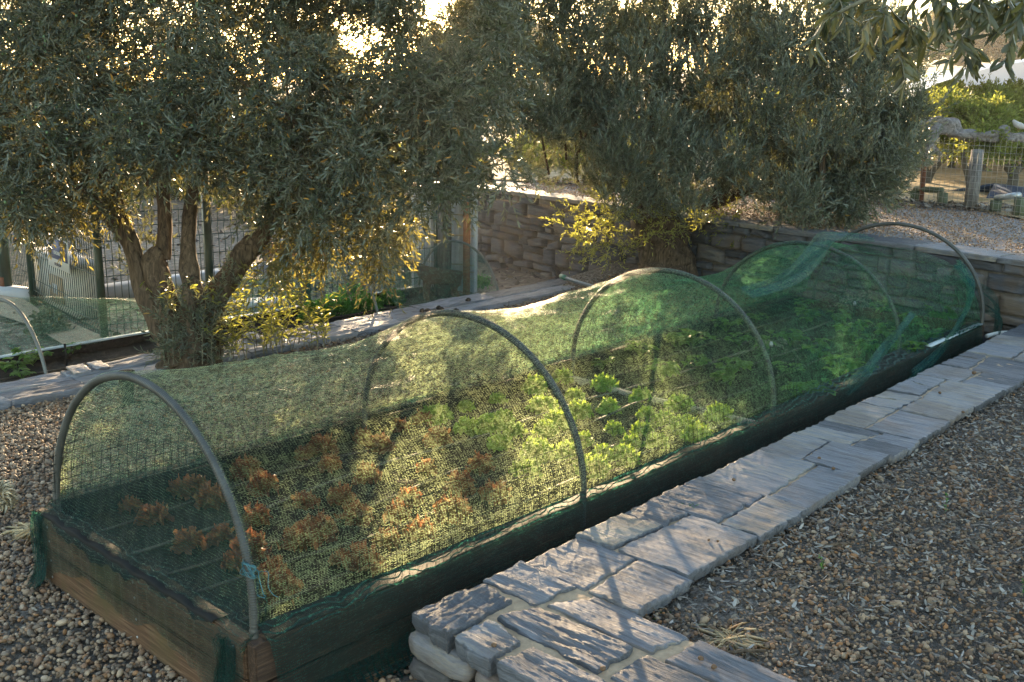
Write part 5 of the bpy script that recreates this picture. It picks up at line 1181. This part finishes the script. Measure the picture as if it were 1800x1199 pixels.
# ---- plastic tunnel greenhouse
ga = P(1600, 152, depth=34); gb_ = P(1800, 118, depth=19); ga[2] = gb_[2] = 1.95; ax = gb_-ga; ax[2] = 0; Lg = np.linalg.norm(ax)+8; ax = norm(ax); pr_ = np.array([-ax[1], ax[0], 0])
if pr_@CFW > 0: pr_ = -pr_
gr = empty('tunnel_greenhouse', (ga[0], ga[1], GT), 'long white plastic tunnel greenhouse beyond the orchard', 'greenhouse'); V = []; th = np.linspace(-.15, PI+.15, 22); nx = 240; w_ = 3.0; hr = 1.95-GT
for x in np.linspace(0, Lg, nx):
    bu = .05*abs(math.sin(x*PI/1.25))**.6
    for t in th: V.append(ax*x+pr_*(w_*math.cos(t))+np.array([0, 0, hr-.75+(.75+bu)*max(-.2, math.sin(t))]))
MB().grid(np.array(V), nx, 22).build('roof_film', 'greenhouse_plastic', gr, smooth=True)
m = MB(); m.box(ax*.02+[0, 0, (hr-.85)/2], (.05, 2*w_, hr-.85), math.atan2(ax[1], ax[0])); tt = np.linspace(0, PI, 20); Vg = [ax*.02+pr_*(w_*math.cos(t))+np.array([0, 0, hr-.85+.80*math.sin(t)]) for t in tt]; m.add(np.array([ax*.02+[0, 0, hr-.85]]+Vg), None, [[0, i_+1, i_+2] for i_ in range(19)]); m.build('gable_end', 'sand_path', gr)
MB().box(ax*Lg/2+pr_*w_+[0, 0, (hr-.75)/2], (Lg, .05, hr-.75), math.atan2(ax[1], ax[0])).build('side_wall', 'greenhouse_plastic', gr)
# ---- old weathered trunk, posts, rails and wire on the terrace edge
D1s = 10.2; dw_ = empty('weathered_trunk', P(1612, 250, depth=10.2), 'weathered grey dead trunk lying level as the top rail of the wire fence', 'dead trunk'); off = P(1612, 250, depth=10.2); m = MB()
limb(m, [(1608, 236, 0), (1622, 224, 0), (1645, 219, 0), (1668, 224, 0), (1690, 236, 0), (1720, 239, 0), (1760, 240, 0), (1800, 243, 0), (1850, 240, 0)], [.035, .07, .085, .075, .052, .048, .046, .04, .04], 16, .26, 60, 201)
limb(m, [(1618, 232, -.1), (1612, 244, -.1), (1622, 258, -.1), (1630, 272, -.1)], [.045, .065, .05, .02], 14, .28, 26, 202)
limb(m, [(1650, 222, -.1), (1640, 240, -.15), (1632, 262, -.15), (1628, 275, -.1)], [.045, .055, .052, .03], 14, .2, 26, 203)
limb(m, [(1758, 238, 0), (1760, 227, 0), (1770, 226, 0), (1768, 238, 0)], [.035, .032, .028, .02], 10, .1, 16, 204)
limb(m, [(1642, 262, .0), (1652, 272, .1), (1650, 284, .1)], [.03, .02, .006], 8, .2, 14, 205)
m.build('dead_wood', 'dead_wood', dw_, smooth=True, origin=off)
def post(pxt, pyt, pxb, pyb, w, mat, label, name='fence_post', cat='post', group=None, k=8):
    b_ = P(pxb, pyb, z=GT); t_ = P(pxt, pyt, depth=float((b_-CPOS)@CFW)); o = MB().tube([b_-b_, (t_-b_)*.5+[.004, 0, 0], t_-b_], [w, w*.97, w*.93], k, True, .05).build(name, mat, smooth=False); o.location = tuple(b_); tag(o, label, cat, group); return o
post(1719, 264, 1706, 368, .062, 'grey_wood', 'thick leaning grey wooden post under the weathered trunk', k=10)
post(1626, 262, 1619, 358, .026, 'rust_metal', 'rusty steel pole under the left end of the weathered trunk')
def rail(name, pts, label, m1='green_wood'):
    (a1, a2), (b1, b2), top1, top2, mt = pts; A_ = P(a1, a2, z=GT); B_ = P(b1, b2, z=GT); root = empty(name, A_, label, 'rail', 'low rails at the terrace edge')
    TA = P(a1, top1, depth=float((A_-CPOS)@CFW)); TB = P(b1, top2, depth=float((B_-CPOS)@CFW)); 
    for q, T in ((A_, TA), (B_, TB)): MB().box(((q+T)/2-A_), (.075, .075, abs(T[2]-q[2])), .7).build('post', m1, root)
    d = TB-TA; MB().tube([TA-A_+[0, 0, .02], TB-A_+[0, 0, .02]], .028, 8).build('rail_bar', mt, root)
rail('low_rail', ((1608, 356), (1656, 363), 336, 338, 'green_wood'), 'short green wooden rail by the rusty pole')
rail('low_rail', ((1750, 374), (1792, 380), 352, 347, 'galvanised'), 'short rail with a metal bar in front of the blue roof')
A_ = P(1560, 354, z=GT); B_ = P(1860, 392, z=GT)
fw = empty('wire_fence', A_, 'fine square wire fence hanging below the weathered trunk', 'wire fence'); m = MB(); d = B_-A_; L = np.linalg.norm(d); d = d/L; H_ = .66
for k in range(int(L/.055)): m.tube([d*k*.055, d*k*.055+[.004*math.sin(k*3.), 0, H_*.5], d*k*.055+[0, 0, H_]], .0017, 3, False)
for k in range(1, 12): m.tube([[0, 0, k*.055], d*L*.5+[0, 0, k*.055-.01], d*L+[0, 0, k*.055]], .0014, 3, False)
m.build('wire_mesh', 'wire_silver', fw)
# blue roofed shelter
rb = P(1795, 352, z=GT); Dr = float((rb-CPOS)@CFW)+.3; q1, q2, q3, q4 = P(1733, 352, depth=Dr-.2), P(1748, 326, depth=Dr+.35), P(1860, 340, depth=Dr+.35), P(1860, 372, depth=Dr-.2)
shl = empty('animal_shelter', rb, 'small animal shelter with a dark blue pitched roof, below the rightmost orchard tree', 'shelter'); V = np.array([q1, q2, q3, q4])-rb; up_ = np.array([0, 0, .025])
MB().add(np.concatenate([V, V+up_]), [[0, 3, 2, 1], [4, 5, 6, 7], [0, 1, 5, 4], [1, 2, 6, 5], [2, 3, 7, 6], [3, 0, 4, 7]]).build('roof', 'blue_roof', shl)
V5, V6 = V[0]+CFW*[1, 1, 0]*.9, V[3]+CFW*[1, 1, 0]*.9; MB().add(np.concatenate([np.array([V[1], V5, V6, V[2]]), np.array([V[1], V5, V6, V[2]])+up_]), [[0, 3, 2, 1], [4, 5, 6, 7], [0, 1, 5, 4], [1, 2, 6, 5], [2, 3, 7, 6], [3, 0, 4, 7]]).build('roof', 'blue_roof', shl)
m = MB(); a_ = V[0]+(V[3]-V[0])*.06
for k in range(24): c_ = V[0]+(V[3]-V[0])*(.06+.036*k)+CFW*[1, 1, 0]*.12; m.box([c_[0], c_[1], (c_[2]+(GT-rb[2]))/2], (.035, .015, abs(c_[2]-(GT-rb[2]))), .7)
m.build('slat_front', 'rail_wood', shl)
# dove on the trunk
dv = empty('dove', P(1790, 229, depth=10.15), 'pale grey dove perched on the right end of the weathered trunk', 'dove', rz=CYAW+1.7)
skinned('body', [(0, 0, .045), (.035, 0, .06), (.058, 0, .088), (.072, 0, .092), (-.04, 0, .035), (-.09, 0, .02), (-.13, 0, .012)], [(0, 1), (1, 2), (2, 3), (0, 4), (4, 5), (5, 6)], [.034, .030, .018, .014, .028, (.018, .010), (.016, .005)], 'dove_grey', dv)
MB().tube([(.084, 0, .092), (.100, 0, .088)], [.004, .001], 6).build('beak', 'black_plastic', dv)
m = MB(); m.tube([(.005, .012, .02), (.008, .012, -.006)], .003, 5); m.tube([(.005, -.012, .02), (.008, -.012, -.006)], .003, 5); m.build('legs', 'rust_metal', dv)
# ================================================================== small things
sp_ = P(226, 714, z=GL); g = empty('garden_spotlight', sp_, 'black garden spotlight with a trailing cable on the gravel behind the nearest hoop', 'spotlight')
MB().tube([(0, 0, 0), (0, 0, .05), (0, 0, .14), (0, 0, .19)], [.026, .03, .038, .045], 16).build('housing', 'black_plastic', g, smooth=True)
cpts = [P(a_, b_, z=GL+.015)-sp_ for a_, b_ in [(228, 708), (255, 706), (280, 710), (330, 705)]]; m = MB(); m.tube(spline(cpts, 24), .004, 6); cpts = [P(a_, b_, z=GL+.015)-sp_ for a_, b_ in [(220, 712), (195, 722), (172, 738)]]; m.tube(spline(cpts, 20), .004, 6); m.build('cable', 'black_plastic', g)
def tuft(name, c, n, L, seed, label, cat='grass tuft', spread=1.0, mat='dry_blade', dirb=(0, 0), w=.00045, group=None):
    r = np.random.default_rng(seed); a = r.uniform(0, 2*PI, n); el = r.uniform(.03, .5, n)**1.0/spread; d = np.stack([np.cos(a)*np.cos(el)+dirb[0], np.sin(a)*np.cos(el)+dirb[1], np.sin(el)], -1); p0 = np.stack([r.normal(0, .018*spread, n), r.normal(0, .018*spread, n), 0*a], -1)
    V, F = leaf_arrays(p0, d, np.cross(d, [0, 0, 1.]), L*r.uniform(.35, 1.1, n), np.full(n, w), .45); o = build(name, V, F, mat); o.location = tuple(c); tag(o, label, cat, group)
tuft('dry_grass_tuft', P(1283, 1127, z=GU+.004), 240, .09, 1, 'straw coloured dry grass tuft on the fine gravel by the wall arm', dirb=(.0, .0))
tuft('dry_grass_tuft', P(70, 930, z=GL+.012), 420, .12, 2, 'flattened dry grass tuft on the gravel beside the bed corner', dirb=(-.5, .2))
tuft('grass_seedling', P(1150, 1078, z=GU), 16, .035, 3, 'tiny green grass seedling in the corner of the low wall', mat='herb_leaf')
tuft('grass_seedling', P(1212, 890, z=.0), 14, .02, 4, 'tiny green moss sprig between the cap slabs', mat='herb_leaf')
# ball of coconut fibre at the left edge
cb_ = P(-2, 893, z=GL); n = 2600; r = np.random.default_rng(6); d = norm(r.normal(size=(n, 3))); d[:, 2] = abs(d[:, 2]); tg = norm(np.cross(d, r.normal(size=(n, 3)))); V, F = leaf_arrays(d*[.050, .05, .095]*r.uniform(.6, 1., (n, 1)), tg+d*.5, d, .045*r.uniform(.5, 1.2, n), np.full(n, .0012), .5); o = build('straw_ball', V, F, 'dry_blade'); o.location = tuple(cb_); tag(o, 'golden bundle of straw standing on the gravel at the left edge', 'straw bundle')
def twiglet(px, py, z, H, label, seed):
    b_ = P(px, py, z=z); root = empty('weed_seedling', b_, label, 'weed', 'thin weeds on the upper ground'); r = np.random.default_rng(seed); pts = spline([[0, 0, 0], [.008, -.004, H*.4], [.004, .002, H]], 12); MB().tube(pts, .0013, 4).build('stem', 'green_wood', root)
    n = 26; k = r.integers(4, 12, n); d = norm(r.normal(size=(n, 3))+[0, 0, .8]); V, F = leaf_arrays(pts[k], d, r.normal(size=(n, 3)), .012*r.uniform(.5, 1.2, n), .003*r.uniform(.7, 1.2, n), .1); build('leaves', V, F, 'herb_leaf' if seed % 2 else 'litter_mat', root)
twiglet(1658, 908, GU, .085, 'thin green weed standing in the middle of the upper gravel', 1); twiglet(1440, 1005, GU, .05, 'small green brown weed nearest the dry grass', 3); twiglet(1530, 955, GU, .04, 'brown withered weed in the patch of warm light', 2); twiglet(1795, 1050, GU, .05, 'dark green weed at the right edge of the photo', 5)
lumps = [(868, 1134, 'beside the joint of the front slab'), (1232, 1157, 'on the wall arm, left of a pair'), (1255, 1172, 'on the wall arm, right of a pair'), (1060, 1175, 'at the bottom of the wall arm'), (1465, 823, 'on the tan slab below the dark slab'), (1652, 690, 'on the long brown slab'), (1712, 655, 'large dark one on the pale slab'), (1693, 724, 'near the outer edge of the wall cap'), (1246, 949, 'first of two in the mortar joint'), (1262, 951, 'second of two in the mortar joint'), (1440, 805, 'on the edge of the dark slab'), (1290, 843, 'on the sunlit slab')]
lm = []
for k in range(3): V, F = ICO2; o = MB().add(V*(1+.18*vnoise(V, .8, 90+k))[:, None]*.0085*np.array([1, .9, .75]), None, F).build('dried_fruit', 'brown_lump', smooth=True); lm.append(o.data); bpy.data.objects.remove(o)
for k, (px, py, w) in enumerate(lumps): o = link('dried_fruit', lm[k % 3]); s_ = 1.5 if 'large' in w else (.6 if 'mortar' in w else .95); o.scale = (s_,)*3; o.location = tuple(P(px, py, z=.008)); o.rotation_euler = (0, 0, k); tag(o, 'dried brown fruit lying '+w, 'dried fruit', 'dried fruits on the wall cap')
for k, px in enumerate((742, 752, 765, 771, 776, 802, 823)):
    V, F = ICO2; o = MB().add(V*(1+.2*vnoise(V, .8, 60+k))[:, None]*.022*np.array([1, .9, .8]), None, F).build('dark_clod', 'dark_lump', smooth=True); o.location = tuple(P(px, [546, 546, 547, 541, 543, 546, 527][k], z=-.18)); tag(o, ['first', 'second', 'third', 'fourth', 'fifth', 'sixth', 'seventh'][k]+' dark clod from the left on the stone edging', 'clod', 'dark clods on the stone edging')
cp_ = spline([P(a_, b_, z=GL+.10) for a_, b_ in [(990, 487), (1010, 494), (1040, 503), (1062, 508)]], 24); pr = empty('water_pipe', cp_[0], 'grey water pipe with a green connector at the end of the stone edging', 'pipe'); MB().tube(cp_-cp_[0], .016, 10).build('pipe_run', 'pipe_grey', pr, smooth=True); MB().tube([cp_[0]-cp_[0]-(cp_[1]-cp_[0])*2.5, cp_[1]-cp_[0], cp_[3]-cp_[0]], [.022, .024, .020], 10).build('connector', 'pipe_green', pr, smooth=True)
V, F = ICO2; o = MB().add(V*(1+.25*vnoise(V, .9, 33))[:, None]*np.array([.045, .04, .026]), None, F).build('soil_clod', 'dark_soil', smooth=True); o.location = tuple(P(1086, 836, z=-.03)); tag(o, 'dark wet clod of soil at the near board below the green lettuces', 'clod')
c_ = P(1760, 588, z=-.06); MB().tube(spline([[-.12, .05, 0], [0, 0, .01], [.16, -.10, .0]], 14), .014, 8).build('pale_pipe', 'white_render', smooth=True); o = bpy.data.objects['pale_pipe']; o.location = tuple(c_); tag(o, 'pale hose end lying between the bed end and the retaining wall', 'hose')
brs = [(1475, 958, .045, .006, 'brown twig with a grey end on the fine gravel'), (1310, 1146, .055, .005, 'straight brown stick beside the dry grass tuft')]
for px, py, l_, w_, lab in brs: b_ = P(px, py, z=GU+.012); o = MB().tube(spline([-CR*l_-CU*.004, [0, 0, .003], CR*l_+[0, 0, .004]], 12), [w_]*6+[w_*.8]*6, 7, True, .1).build('twig', 'bark', smooth=True); o.location = tuple(b_); tag(o, lab, 'twig')

# ------------------------------------------------------------------ evening haze
hz = bpy.data.materials.new('haze'); hz.use_nodes = True; ht = hz.node_tree; ht.nodes.clear(); MATS['haze'] = hz
pv = ht.nodes.new('ShaderNodeVolumePrincipled'); pv.inputs['Color'].default_value = (.95, .92, .86, 1); pv.inputs['Density'].default_value = .0009; pv.inputs['Anisotropy'].default_value = .55
ho = ht.nodes.new('ShaderNodeOutputMaterial'); ht.links.new(pv.outputs[0], ho.inputs['Volume'])
hb_ = MB().box((100, 0, 12.2), (400, 620, 27.6)).build('haze', 'haze'); tag(hb_, kind='stuff')
